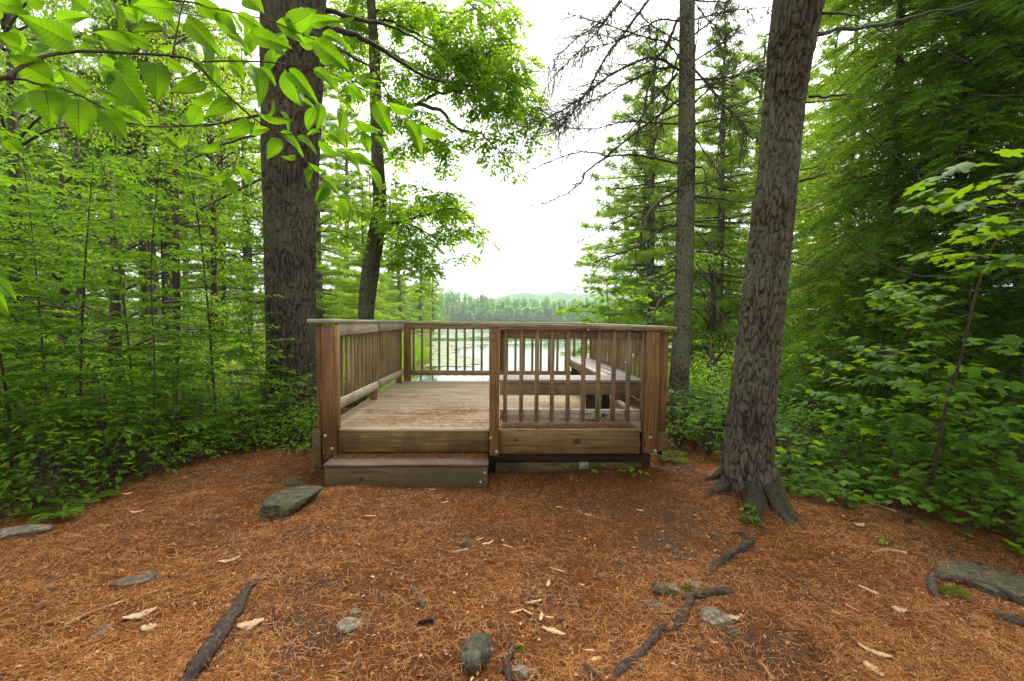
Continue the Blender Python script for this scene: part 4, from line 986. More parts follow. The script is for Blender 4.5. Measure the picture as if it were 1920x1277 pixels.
hemlock(1660, 8.2, 9, .5, 3.0, 150, m_heml2, 'young hemlock with drooping boughs right behind the maples', R(200))
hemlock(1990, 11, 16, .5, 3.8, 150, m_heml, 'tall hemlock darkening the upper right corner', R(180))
leafy(1360, 24, 9, [(rng.uniform(1290, 1430), rng.uniform(150, 600), rng.uniform(28, 42), 23+rng.uniform(-2, 2)) for _ in range(26)], m_bright, .12, 'bright leafy tree filling the gap between the two right-hand trunks', 40)
leafy(1180, 28, 8, [(rng.uniform(1110, 1260), rng.uniform(330, 600), rng.uniform(22, 38), 26+rng.uniform(-2, 2)) for _ in range(20)], m_bright, .13, 'sunlit leafy tree behind the pines on the right shore', 40)
for px, d, hh, lab in ((783, 46, 1.4, 'yellow-green bush on the left shore seen past the back railing post'), (806, 60, 1.3, 'low bush at the water edge behind the back balusters'), (768, 34, 1.5, 'bush on the near left bank beside the back railing post'), (1120, 30, 1.3, 'bush on the right bank behind the bench'), (1165, 26, 1.3, 'low bush seen through the right railing'), (1320, 20, 1.6, 'sunlit bush between the two right-hand trunks'), (1350, 14, 1.1, 'yellow-green bush beside the leaning trunk')):
    b = W(px, 640, d); z = max(WATER, float(height(b[0], b[1]))); zz = lambda h_: 638.5+ (EYE-(z+h_))/d*F-39
    leafy(px, d, .6, [(px+rng.uniform(-1, 1)*18*(30/d)**.5, zz(hh*rng.uniform(.3, .9)), hh*.5/d*F, d+rng.uniform(-.5, .5)) for _ in range(6)], m_bright, .13 if d > 25 else .08, lab, 60*(30/d)**-1.2, 'bush', 'shoreline_bush')

leafy(210, 8, 4, [(rng.uniform(-60, 470), rng.uniform(420, 720), rng.uniform(40, 65), rng.uniform(6.8, 9.5)) for _ in range(26)], m_beech, .085, 'bushy broad-leaved thicket between the beech saplings and the twin trunks', 34)
hemlock(1780, 7.2, 8, .3, 2.8, 120, m_heml, 'drooping dark hemlock boughs directly behind the bent maple stem', R(215))

leafy(270, 15, 7, [(rng.uniform(130, 490), rng.uniform(260, 600), rng.uniform(30, 50), rng.uniform(13, 17)) for _ in range(26)], m_lush, .09, 'leafy green beech screening the twin pine trunks', 34)
leafy(30, 17, 7, [(rng.uniform(-60, 210), rng.uniform(200, 620), rng.uniform(35, 55), rng.uniform(14, 19)) for _ in range(26)], m_lush, .095, 'leafy green beech deep in the wood at the left edge', 34)
leafy(470, 26, 8, [(rng.uniform(380, 600), rng.uniform(300, 600), rng.uniform(25, 42), rng.uniform(23, 29)) for _ in range(26)], m_bright, .13, 'bright leafy tree far behind the thick dark trunk', 34)

leafy(1335, 9.6, 1.2, [(rng.uniform(1300, 1385), rng.uniform(660, 800), rng.uniform(22, 34), rng.uniform(8.6, 10.5)) for _ in range(14)], m_bright, .06, 'glowing yellow-green bush on the ground between the lichen-grey pine and the leaning pine', 60, 'bush', 'forest_bush')
leafy(1580, 12, 2, [(rng.uniform(1480, 1700), rng.uniform(590, 720), rng.uniform(22, 36), rng.uniform(9, 12.5)) for _ in range(16)], m_bright, .075, 'pale green bush right of the leaning pine under the hemlocks', 45, 'bush', 'forest_bush')

for a in ((150, 12, 7, (-60, 330), (200, 560), (10.5, 14), m_beech, 'full green beech behind the arching sapling at left'), (400, 14, 8, (330, 500), (230, 600), (12, 16), m_lush, 'light green beech filling the gap left of the thick dark trunk'), (60, 20, 9, (-80, 260), (60, 420), (17, 22), m_bright, 'bright beech canopy far back at upper left')):
    px, d, h, X_, Y_, D_, mt_, lab = a
    leafy(px, d, h, [(rng.uniform(*X_), rng.uniform(*Y_), rng.uniform(32, 52), rng.uniform(*D_)) for _ in range(34)], mt_, .09, lab, 32)

g = Geo(); hm = [o for o in bpy.data.objects if o.get('label', '').startswith('dark hemlock with its shaded')][0]
for pts, r in (([(1737, 82), (1772, 97), (1815, 118)], .014), ([(1855, 128), (1885, 138), (1925, 145)], .014), ([(1747, 200), (1800, 217), (1860, 226), (1925, 238)], .018), ([(1830, 178), (1870, 180), (1925, 178)], .014), ([(1615, 240), (1669, 285), (1720, 322), (1790, 338)], .014), ([(1475, 491), (1574, 508), (1630, 527)], .010), ([(1583, 435), (1637, 482), (1712, 516), (1775, 516)], .014), ([(1475, 572), (1540, 588), (1600, 606)], .010), ([(1590, 623), (1668, 660), (1735, 697)], .009), ([(1650, 60), (1730, 40), (1830, 10)], .010), ([(1700, 395), (1760, 380), (1840, 372)], .008), ([(1860, 645), (1890, 635), (1930, 628)], .010)):
    d0 = rng.uniform(5.4, 6.4); p = branch(g, [W(a, b, d0+q*.15) for q, (a, b) in enumerate(pts)], r*.4, r, 6, 6)
    for q in range(2, len(p)-1):
        if rng.random() < .5: e = p[q]+rvec(1, .5)[0]*(.35, .35, .2); tube(g, [p[q], (p[q]+e)/2+(0, 0, -.02), e], [.004, .003, .0015], 4, False)
part('dead_branch', g, m_twig, hm)
# ------------------------------------------------------------------ foreground branch
fb = empty('beech_tree', (-2.6, .9, 0), 'beech with broad sunlit leaves reaching in close from the upper left', 'tree')
def fd(px): return .86+max(-200, px)/800*.58
g = Geo(); gb = Geo()
tube(g, smooth_path([(-2.6, .9, -.1), (-2.5, .9, 1.2), (-2.45, .95, 2.6), (-2.4, 1.0, 4.2)], 5), np.linspace(.06, .03, 16), 12); part('trunk', g, m_stem, fb, smooth=True)
def c2(a, b, k_=0): x = a/2.97; return W(x, b/2.97, fd(x)+k_)
def c32(a, b, k_=0): x = 440+a/2.97; return W(x, b/2.97, fd(x)+k_)
J = np.array([-2.45, .95, 2.35])
for pts, r in (([J, W(-520, 330, .95), W(-200, 200, .82), c2(0, 440), c2(60, 410), c2(210, 325), c2(350, 295), c2(480, 285), c2(700, 295), c2(960, 312), c2(1080, 345), c2(1220, 485), c2(1420, 665), c2(1560, 750), c2(1740, 940), c32(500, 1010), c32(580, 1085)], .0036),
               ([c2(960, 312), c2(985, 180), c2(1010, 50), c2(1040, -30)], .0024), ([c2(1080, 345), c2(1270, 340), c2(1480, 345), c2(1590, 360), c2(1720, 365), c32(560, 420), c32(740, 510), c32(830, 550), c32(980, 660), c32(1040, 690)], .0022),
               ([W(-300, -60, .9), c2(300, -90), c2(960, 0), c2(1100, 20), c2(1300, 70), c2(1480, 110), c2(1600, 155), c2(1740, 215), c32(520, 230)], .0026), ([W(-150, 160, .9), c2(60, 440), c2(200, 465), c2(330, 490), c2(460, 540), c2(580, 605), c2(700, 680), c2(830, 705)], .0026),
               ([c2(830, 705), c2(990, 705), c2(1200, 690), c2(1320, 680), c2(1410, 650)], .0022), ([c2(1420, 665), c2(1400, 740), c2(1330, 850), c2(1300, 950)], .0016), ([c32(180, 740), c32(330, 750), c32(470, 780), c32(560, 830), c32(660, 880), c32(750, 950)], .0016), ([c32(740, 510), c32(700, 600), c32(680, 680), c32(740, 750)], .0013),
               ([c2(1140, 410), c2(1210, 485), c2(1280, 400)], .0015), ([J, W(-400, 480, 1.0), W(-120, 500, .85), W(-20, 520, .80)], .003)):
    p = smooth_path(pts, 6); tube(gb, p, np.linspace(r*1.25 if len(pts) > 12 else r, r*.45, len(p)), 7)
part('branch', gb, m_stem, fb, smooth=True)
L2 = [(410, 250, 60, 60, 160), (300, 450, -15, 275, 160), (490, 510, 300, 370, 85), (750, 280, 470, 150, 120), (830, 250, 660, 170, 80), (950, 190, 700, 130, 95), (970, 50, 690, 30, 130), (540, 240, 430, 190, 60), (250, 500, 295, 725, 165), (440, 550, 430, 790, 175), (570, 620, 725, 795, 165), (225, 480, 425, 555, 65), (730, 560, 510, 505, 95), (640, 380, 835, 670, 165), (860, 345, 880, 592, 160), (1130, 450, 935, 520, 105), (1030, 115, 1258, 328, 130), (1080, 0, 1320, 140, 115), (1190, 90, 1360, 212, 115), (1265, 190, 1450, 322, 95), (1320, 80, 1505, 185, 85), (1360, -20, 1480, 70, 120), (1600, 155, 1780, 40, 165), (1390, 195, 1660, 270, 125), (1540, 120, 1755, 262, 115), (1410, 375, 1480, 602, 130), (1585, 390, 1660, 625, 135), (1610, 392, 1792, 592, 95), (1450, 378, 1560, 490, 75), (1280, 360, 1385, 465, 80), (1185, 360, 1190, 495, 65), (1292, 555, 1112, 668, 105), (1060, 560, 1250, 515, 70), (1418, 605, 1648, 722, 95), (1400, 675, 1236, 795, 105), (1550, 770, 1480, 912, 115), (1560, 735, 1735, 885, 70), (1655, 765, 1785, 842, 70), (1782, 738, 1685, 740, 60), (1738, 945, 1690, 1072, 115), (1718, 905, 1822, 978, 70), (1830, 1040, 1745, 1145, 85), (1645, 868, 1550, 882, 45), (1272, 960, 1122, 1022, 90), (1258, 1000, 1332, 1108, 80), (1322, 935, 1432, 1052, 95), (645, 335, 790, 430, 95), (650, 605, 870, 722, 70), (1080, 345, 1170, 420, 70), (620, 470, 585, 370, 70), (40, 780, 130, 860, 90), (930, 330, 1060, 420, 85), (1480, 640, 1560, 560, 70), (1210, 790, 1080, 880, 90), (130, 40, 20, 20, 90), (250, 20, 80, -60, 110), (480, 60, 380, -40, 100), (120, 250, -40, 160, 110)]
L3 = [(490, 190, 695, 285, 95), (440, 235, 668, 405, 145), (440, 390, 612, 515, 95), (590, 425, 682, 430, 65), (700, 478, 765, 380, 90), (705, 478, 820, 448, 70), (632, 475, 745, 578, 85), (536, 545, 695, 600, 75), (785, 570, 885, 785, 140), (855, 570, 1025, 655, 65), (588, 618, 605, 762, 95), (665, 655, 832, 772, 95), (715, 740, 762, 880, 95), (778, 765, 905, 895, 85), (955, 678, 1085, 888, 140), (1030, 688, 1208, 802, 85), (528, 740, 628, 818, 85), (468, 778, 602, 908, 85), (615, 858, 745, 990, 65), (662, 858, 795, 935, 70), (732, 928, 858, 1085, 90), (498, 998, 598, 1085, 65), (525, 1045, 435, 1145, 90), (590, 1100, 622, 1255, 95), (588, 1085, 685, 1172, 65)]
P, A, N, S, Wd = [], [], [], [], []
eye = np.array([0, 0, EYE])
def fleaf(p, t, wpx):
    d = np.linalg.norm(p-eye)
    a = t-p; ln = np.linalg.norm(a); a = a + unit(p-eye)*ln*rng.uniform(-.35, .35)
    v = unit(eye-(p+t)/2); n_ = v*rng.choice([1, 1, 1, -1]) + rng.normal(0, .42, 3)
    ln2 = ln; a = a*.84; w_ = wpx*.76/2.97/F*d/ln/.52
    n_ = n_*1.0
    if w_ < .75: w_ = min(1.0, w_*1.35); n_ = v*.75 + unit(np.cross(a, v))*rng.choice([-1, 1])*.7
    P.append(p); A.append(a); N.append(n_); S.append(np.linalg.norm(a)); Wd.append(w_)
for a, b, c, d, w_ in L2: fleaf(c2(a, b), c2(c, d, rng.uniform(-.02, .02)), w_)
for a, b, c, d, w_ in L3: fleaf(c32(a, b), c32(c, d, rng.uniform(-.02, .02)), w_)
fleaf(W(-15, 520, .8), W(38, 565, .8), 80); fleaf(W(-15, 530, .8), W(12, 605, .8), 90)
for q in range(70):
    k_ = rng.uniform(.25, .7); a, b = rng.uniform(-40, 690), rng.uniform(-20, 300)
    if b > 260-.12*abs(a-350): continue
    an = rng.uniform(-.3, 2.4); ln = rng.uniform(38, 66); d_ = fd(a)+k_; fleaf(W(a, b, d_), W(a+ln*math.cos(an), b+ln*math.sin(an), d_+rng.uniform(-.03, .03)), ln*2.97*rng.uniform(.42, .6))
tf = T_fine(); g = Geo(); put_leaves(g, tf, P, A, N, S, tf[2], Wd)
part('leaves', g, m_front, fb, smooth=True)

# ------------------------------------------------------------------ saplings
def sapling(name, pts, r0, label, leaf, nbr, spread, t0=.25, kind='beech', mat=None, tpl=None, group=None, face=None, cat='sapling', wide=1.0):
    p = smooth_path(pts, 8); o = empty(name, p[0], label, cat, group); g = Geo(); tube(g, p, np.linspace(r0, r0*.25, len(p)), 9); lv = Leaves(); tw = []
    az = rng.uniform(0, 6.28); cum = np.linspace(0, 1, len(p))
    nbr = int(nbr*1.7); leaf *= 1.15
    for q in range(nbr):
        t = t0+(1-t0)*(q+.5)/nbr; c = np.array([np.interp(t, cum, p[:, i]) for i in range(3)]); az += 2.4
        if face is not None and rng.random() < .5: a = face+rng.normal(0, .6)
        else: a = az
        L = spread*(1-.55*t)*rng.uniform(.6, 1.15)
        spray(lv, tw, c, (math.cos(a), math.sin(a), .28), L, leaf, max(.002, r0*.3*(1-.5*t)), kind)
    for ps, ra, rb in tw: tube(g, np.array(ps), np.linspace(ra, rb, len(ps)), 4, False)
    part('stem', g, m_stem, o, smooth=True); part('leaves', lv.geo(tpl or T_oval()), mat or m_beech, o)
    return o
def stem(px, py, h, dx=0, dy=0):
    b = G(px, py); b[2] -= .05
    return [b, b+(dx*.2, dy*.2, h*.35), b+(dx*.55, dy*.55, h*.7), b+(dx, dy, h)]
GS = 'young beeches on the left'
b0 = G(408, 815)
d0 = PX(b0)[2]
sapling('beech_sapling', [b0, W(398, 690, d0), W(392, 600, d0-.1), W(374, 430, d0-.3), W(350, 310, d0-.4), W(345, 240, d0-.4)], .017, 'beech sapling with a thin dark stem left of the thick dark trunk', .085, 30, 1.25, .15, group=GS)
for a in ((150, 850, 3.2, .5, -.3, .016, .080, 26, 1.2, 'leaning beech sapling at left with wide flat sprays'), (30, 880, 2.8, -.2, -.2, .016, .080, 22, 1.1, 'beech sapling at the left edge of the photo'), (255, 815, 3.4, .1, -.5, .016, .078, 26, 1.2, 'beech sapling between the leaning one and the thin dark stem'),
          (500, 800, 1.9, -.2, -.3, .010, .070, 20, .75, 'small beech bush at the foot of the thick dark trunk'), (560, 815, 1.0, .1, -.2, .007, .062, 12, .5, 'knee-high beech shoot beside the left platform post'), (330, 850, 1.4, .2, -.2, .010, .075, 20, .8, 'bushy beech shoot under the thin dark stem'),
          (-120, 900, 3.6, .6, -.2, .018, .085, 24, 1.3, 'beech sapling leaning in from beyond the left edge'), (90, 800, 3.6, .2, -.4, .016, .075, 26, 1.2, 'tall beech sapling behind the left edge undergrowth'), (200, 885, 1.1, .1, -.2, .008, .075, 16, .7, 'low beech shoot at the edge of the needle clearing'), (450, 845, .8, .1, -.2, .006, .065, 12, .5, 'shin-high beech shoot near the big root mound')):
    px, py, h, dx, dy, r, lf, nb_, sp, lab = a; sapling('beech_sapling', stem(px, py, h, dx, dy), r, lab, lf, nb_, sp, .15, group=GS)
# overhanging bright beech spray between the foreground branch and the saplings
o = sapling('beech_sapling', [G(285, 850), W(290, 700, 4.9), W(283, 520, 4.6), W(292, 380, 4.3), W(300, 300, 4.1)], .009, 'slender upright beech sapling with bright sprays under the foreground branch', .078, 22, .9, .3, group=GS, mat=m_beech)
tm = T_maple(); GM = 'maple saplings on the right'
b0 = G(1750, 940); d0 = PX(b0)[2]
sapling('maple_sapling', [b0, W(1752, 870, d0), W(1775, 760, d0-.1), W(1802, 670, d0-.2), W(1825, 570, d0-.25), W(1850, 490, d0-.3), W(1880, 430, d0-.35), W(1925, 360, d0-.4)], .016, 'leaning maple sapling with a bent reddish stem at right', .105, 10, .95, .3, 'maple', m_maple, tm, GM, R(170))
b0 = G(1775, 930); d0 = PX(b0)[2]
sapling('maple_sapling', [b0, W(1768, 850, d0), W(1757, 745, d0), W(1740, 690, d0)], .009, 'thin straight maple shoot beside the leaning sapling', .10, 9, .8, .35, 'maple', m_maple, tm, GM, R(200))
sapling('maple_sapling', [W(2150, 900, 3.2), W(2090, 600, 3.1), W(1990, 430, 3.0), W(1900, 370, 2.9), W(1840, 345, 2.85)], .012, 'maple bough with large leaves entering from the right edge', .125, 12, .6, .4, 'maple', m_maple, tm, GM)
for a in ((1610, 880, 1.5, .1, -.2, .008, .10, 9, .9, 'knee-high maple right of the leaning pine'), (1500, 860, .9, .1, -.3, .007, .10, 7, .6, 'small maple tucked against the leaning pine trunk'), (1860, 900, 1.3, .1, -.2, .009, .11, 9, .8, 'maple shoot at the right edge under the sapling'), (1690, 820, 2.1, -.2, -.3, .011, .10, 11, 1.0, 'maple sapling with flat tiers behind the bent stem'), (1900, 960, .7, -.1, -.1, .006, .11, 6, .5, 'low maple seedling at the right edge of the clearing'), (1540, 790, 1.5, .2, 0, .01, .09, 9, .8, 'pale maple bush behind the leaning pine'),
          (1150, 745, 3.0, -.25, .2, .014, .115, 16, 1.25, 'maple sapling rising behind the front railing beside the open sky'), (1225, 760, 2.2, .1, .2, .011, .11, 12, .9, 'maple sapling behind the right corner post'), (1285, 770, 1.3, 0, .1, .008, .085, 9, .6, 'small maple at the foot of the lichen-grey pine')):
    px, py, h, dx, dy, r, lf, nb_, sp, lab = a
    q = stem(px, py, h, dx, dy)
    if 1140 < px < 1230:
        c = W(px, 640, 10.3); c[2] = -.25; q = [c, c+(dx*.2, 0, 1.2), c+(dx*.6, 0, 2.4), c+(dx, 0, h+.55)]
    sapling('maple_sapling', q, r, lab, lf, nb_, sp, .35 if h > 2 else .25, 'maple', m_lush if px < 1290 else m_maple, tm, GM)

# ------------------------------------------------------------------ undergrowth
BL = ([-900, 0, 150, 300, 430, 500, 560, 600], [1160, 985, 948, 895, 852, 842, 850, 835]); BR = ([1235, 1300, 1350, 1455, 1560, 1700, 1920, 2600], [845, 862, 855, 902, 948, 990, 1042, 1210])
def wild(p):
    px, py, d = PX(p)
    l = (px < 600) & (py < np.interp(px, *BL)); r = (px > 1235) & (py < np.interp(px, *BR))
    inplat = (p[..., 0] > -2.0) & (p[..., 0] < 1.98) & (p[..., 1] > 4.3) & (p[..., 1] < 8.6)
    return (l | r | ((p[..., 1] > 8.7))) & ~inplat & (lake_d(p[..., 0], p[..., 1]) < -.2)
def scatter(n, x0, x1, y0, y1, pw=1.0):
    x = rng.uniform(x0, x1, n*3); y = y0+(y1-y0)*rng.random(n*3)**pw; p = np.stack([x, y, height(x, y)], -1); p = p[wild(p)]; return p[:n]
def herbs(p, h, m, leaf, rad, tpl, gl, gs, hang=-.15):
    n = len(p); t = rng.uniform(.3, 1, (n, m)); a = rng.uniform(0, 6.283, (n, m)); r = rng.uniform(.1, 1, (n, m))*rad*(1.15-.4*t)
    P = p[:, None]+np.stack([np.cos(a)*r, np.sin(a)*r, h[:, None]*t], -1)
    A = np.stack([np.cos(a), np.sin(a), np.full((n, m), hang)+rng.normal(0, .25, (n, m))], -1)
    Nn = np.stack([rng.normal(0, .3, (n, m)), rng.normal(0, .3, (n, m)), np.ones((n, m))], -1)
    put_leaves(gl, tpl, P.reshape(-1, 3), A.reshape(-1, 3), Nn.reshape(-1, 3), rng.uniform(.6, 1.2, n*m)*leaf)
    S0 = np.repeat(p[:, None], m, 1); S1 = P; k_ = .003
    q = np.stack([S0+(-k_, 0, 0), S0+(k_, 0, 0), S1], -2).reshape(-1, 3); gs.tris(q, np.arange(len(q)).reshape(-1, 3))
def field(name, label, mat, groups, tpl):
    gl, gs = Geo(), Geo()
    for p, h0, h1, m, leaf, rad in groups:
        herbs(p, rng.uniform(h0, h1, len(p)), m, leaf, rad, tpl, gl, gs)
    o = part(name, gl, mat, base=(0, 0, 0)); tag(o, label, 'undergrowth', kind='stuff'); part('stalks', gs, m_stem, o)
field('undergrowth', 'dark green leafy undergrowth below the beech saplings on the left', m_under, [(scatter(850, -8.5, -1.9, 3.0, 9.5), .15, .85, 26, .085, .32), (scatter(260, -6, -2, 3.0, 6.5), .06, .25, 12, .07, .2), (scatter(300, -14, -6, 6, 16), .3, 1.2, 24, .09, .5)], T_oval())
gl = Geo(); herbs(scatter(110, -7, -1.9, 3.0, 7.5), rng.uniform(.15, .5, 110)[:110], 3, .085, .22, T_oval(.4, .2, .3), gl, Geo(), -.7); part('withered_leaves', gl, m_brownleaf, bpy.data.objects['undergrowth'])
field('undergrowth', 'broad-leaved undergrowth below the maples on the right', m_maple, [(scatter(600, 2.2, 8.5, 2.8, 9.5), .12, .75, 16, .09, .30), (scatter(160, 2.6, 6.5, 2.6, 6), .05, .22, 8, .09, .2)], tm)
field('undergrowth', 'fine-leaved undergrowth between the two right-hand trunks', m_lush, [(scatter(420, 1.9, 6.5, 5.2, 13), .1, .7, 22, .06, .28), (scatter(300, 5, 13, 9, 20), .3, 1.1, 22, .085, .5)], T_oval())
field('undergrowth', 'sunlit yellow-green herbs on the forest floor beyond the saplings', m_bright, [(scatter(1500, -16, -3.2, 9.5, 30), .08, .45, 16, .085, .35), (scatter(220, -4, -1.85, 4.9, 10), .05, .4, 16, .055, .2)], T_oval())
# grass on the bank behind the platform
p = np.concatenate([scatter(900, -3.5, 4.5, 8.6, 13.2)]+[np.array([[x_, y_, float(height(x_, y_))] for x_, y_ in zip(rng.uniform(-9, -3, 1500), rng.uniform(12, 46, 1500)) if -3.5 < lake_d(np.array(x_), np.array(y_)) < .6])]); n = len(p); m = 14
gl = Geo(); P = np.repeat(p[:, None], m, 1)+rng.normal(0, .06, (n, m, 3))*np.array([1, 1, 0]); A = rng.normal(0, .3, (n, m, 3))+np.array([0, 0, 1])
put_leaves(gl, T_blade(.035), P.reshape(-1, 3), A.reshape(-1, 3), rvec(n*m)*np.array([1, 1, .2]), rng.uniform(.25, .62, n*m)*np.repeat(1+np.maximum(0, p[:, 1]-13)*.03, m))
tag(part('grass', gl, m_grass, base=(0, 0, 0)), 'bright shoreline grass below the back railing', 'grass', kind='stuff')

def fern(px, py, n, L, label):
    b = G(px, py); o = empty('fern', b, label, 'fern', 'ferns at the edge of the clearing'); lv = Leaves(); g = Geo()
    for q in range(n):
        a = q*6.283/n+rng.normal(0, .3); dv = np.array([math.cos(a), math.sin(a), 0]); sv = np.array([-dv[1], dv[0], 0]); l = L*rng.uniform(.7, 1.1); t = np.linspace(0, 1, 16)
        sp = b+dv*(t*l)[:, None]+np.array([0, 0, 1])*((.75*t-.62*t*t)*l)[:, None]; tube(g, sp, np.linspace(.003, .001, 16), 4, False)
        for s_ in (-1, 1): lv.many(sp[2:], np.tile(sv*s_+dv*.35, (14, 1))+rvec(14, .06), np.tile((0, 0, 1.0), (14, 1))+rvec(14, .15), l*.30*np.sin(np.linspace(.5, 2.9, 14))+.01)
    part('stalk', g, m_stem, o); part('fronds', lv.geo(T_blade(.28)), m_under, o)
fern(110, 965, 7, .26, 'small fern at the left edge of the needle clearing'); fern(165, 940, 6, .22, 'fern behind the small one at the left edge'); fern(1515, 922, 8, .34, 'fern just right of the leaning pine roots'); fern(1262, 862, 7, .25, 'fern beside the right corner of the platform'); fern(1555, 905, 7, .30, 'fern in the shade below the maples')
for q, (px, py, h, lab) in enumerate(((958, 890, .07, 'tiny seedling nearest the step end under the platform'), (990, 884, .11, 'leafy seedling left of the one with raised leaf under the platform'), (1006, 880, .14, 'seedling with one tall raised leaf under the platform front'), (1062, 886, .09, 'seedling midway under the front rim board'), (1114, 890, .11, 'seedling just left of the metal bracket'), (1170, 892, .08, 'creeping seedling right of the metal bracket'), (1197, 896, .11, 'seedling nearest the right corner of the platform'), (1080, 905, .07, 'seedling out on the bare soil before the platform'), (1660, 1022, .06, 'lone round-leaved seedling on the needles right of the pine roots'), (575, 850, .16, 'seedling left of the step beside the post'))):
    b = G(px, py); o = empty('seedling', b, lab, 'seedling', 'seedlings around the clearing'); lv = Leaves(); g = Geo()
    for w_ in range(6):
        a = rng.uniform(0, 6.28); e = b+np.array([math.cos(a)*h*.55, math.sin(a)*h*.55, h*rng.uniform(.5, 1)]); tube(g, [b, (b+e)/2+(0, 0, .01), e], [.002, .0015, .001], 4, False)
        lv.one(e, (math.cos(a), math.sin(a), -.1), (rng.normal(0, .3), rng.normal(0, .3), 1), h*.62)
    part('stalk', g, m_stem, o); part('leaves', lv.geo(T_oval(.6)), m_lush, o)
# ------------------------------------------------------------------ stones, roots, sticks and litter on the ground
import bmesh
def rock(px, py, size, label, mat=None, rot=0, seed=0, sink=.35, flat=None, name='rock', tilt=(0, 0)):
    bm = bmesh.new(); bmesh.ops.create_icosphere(bm, subdivisions=5, radius=1); v = np.array([x.co[:] for x in bm.verts]); f = np.array([[q.index for q in p.verts] for p in bm.faces]); bm.free()
    r = 1+.16*fbm(v*1.2+seed*7.7, 3)
    for q in range(7):
        n_ = unit(np.random.default_rng(seed*31+q).normal(0, 1, 3)); dd = v*r[:, None] @ n_; lim = .66+.14*np.random.default_rng(seed*77+q).random(); r = np.where(dd > lim, r*(lim+(dd-lim)*.03)/np.maximum(dd, .01), r)
    v = v*r[:, None]+(.022*fbm(v*6+seed, 4)-.05*sstep(.10, .0, abs(vnoise(v*np.array([1.1, 1.1, 3])+seed*3)))*.6)[:, None]*v
    if flat: v[:, 2] = np.where(v[:, 2] > flat, flat+(v[:, 2]-flat)*.15, v[:, 2])
    v = v*np.array(size)/2
    Rm = np.array(Matrix.Rotation(R(rot), 3, 'Z') @ Matrix.Rotation(R(tilt[0]), 3, 'X') @ Matrix.Rotation(R(tilt[1]), 3, 'Y')); v = v @ Rm.T
    b = G(px, py); v = v+b+np.array([0, 0, size[2]*(.44-sink)])
    g = Geo(); g.tris(v, f); o = part(name, g, mat or m_rock, smooth=True, base=b); tag(o, label, 'rock', 'stones on the needle-covered ground'); return o
rock(543, 950, (.34, .58, .26), 'large flat-topped grey-green rock just left of the step', None, -24, 3, .20, .22)
rock(548, 908, (.26, .22, .12), 'low mossy slab behind the large rock by the step', None, -30, 5, .35, .4)
rock(892, 1228, (.155, .235, .13), 'egg-shaped greenish stone at the bottom centre of the ground', None, -18, 8, .30)
rock(655, 1173, (.13, .11, .06), 'pale flat stone beside the split stick, left of centre', m_rockp, 10, 9, .4, .4)
rock(663, 1147, (.08, .05, .03), 'small pale chip of stone behind the pale flat stone', m_rockp, 0, 14, .4)
rock(790, 1135, (.055, .075, .06), 'small dark rounded stone near the centre of the ground', m_rockd, 15, 10, .3)
rock(778, 1112, (.06, .07, .04), 'little flat stone just behind the dark rounded one', m_rock, 40, 11, .4)
rock(875, 1023, (.09, .07, .05), 'greenish pebble behind the short cut stick', m_rock, 0, 12, .35)
rock(1236, 1112, (.10, .11, .075), 'rounded stone left of the moss tuft', m_rock, 0, 13, .3)
rock(1262, 1108, (.09, .10, .07), 'grey stone right of the moss tuft', m_rockp, 30, 15, .3)
rock(1225, 1135, (.10, .09, .03), 'thin dark stone flake below the mossy stones', m_rockd, 60, 16, .3, .4)
rock(1301, 1100, (.07, .08, .06), 'grey knob of stone where the roots cross', m_rockp, 10, 17, .3)
rock(1342, 1165, (.12, .17, .09), 'whitish blocky stone right of the crossing roots', m_rockp, 28, 18, .3, .55)
rock(1372, 1190, (.08, .08, .05), 'small mottled stone touching the whitish block', m_rock, 28, 19, .35)
rock(1835, 1085, (.42, .62, .16), 'long buried slab with a smooth grey-green back at right', m_rock, 62, 20, .52, .5)
rock(28, 1000, (.40, .24, .10), 'pale flat stone at the left edge by the ferns', m_rockp, 30, 21, .4, .4)
rock(252, 1092, (.26, .13, .07), 'wedge-shaped half-buried slab on the left', m_rockd, 28, 22, .42, .35)
rock(1160, 1055, (.09, .06, .03), 'small moss-green stone in the middle of the needles', m_rock, 0, 23, .3)
rock(1233, 1076, (.05, .05, .03), 'pebble behind the mossy stones', m_rockd, 0, 24, .3)
rock(975, 1262, (.09, .07, .05), 'pale pebble at the bottom edge beside the short root', m_rockp, 0, 25, .35)
rock(998, 1262, (.05, .05, .03), 'tiny pebble at the bottom edge', m_rockp, 20, 26, .3)
rock(190, 1185, (.10, .12, .05), 'half-buried brownish stone at lower left', m_rockd, 0, 27, .5)
rock(150, 950, (.12, .09, .05), 'dark stone among the ferns at left', m_rockd, 0, 28, .35)
for px, py, s, lab in ((1250, 1112, .035, 'bright moss tuft between two stones'), (1288, 1107, .028, 'small moss ball by the crossing roots'), (1350, 1008, .02, 'moss patch beside the bent root'), (1790, 1115, .06, 'moss carpet under the root at right'), (970, 1218, .02, 'moss fleck beside the short root')):
    b = G(px, py); n = int(900*(s/.035)**1.3); u = rvec(n); u /= np.linalg.norm(u, axis=1)[:, None]; u[:, 2] = abs(u[:, 2])*.7
    g = Geo(); put_leaves(g, T_diamond(.4), b+u*s*np.array([1.2, 1, .9]), u+rvec(n, .5), rvec(n), rng.uniform(.005, .012, n)); tag(part('moss_tuft', g, m_moss, base=b), lab, 'moss')

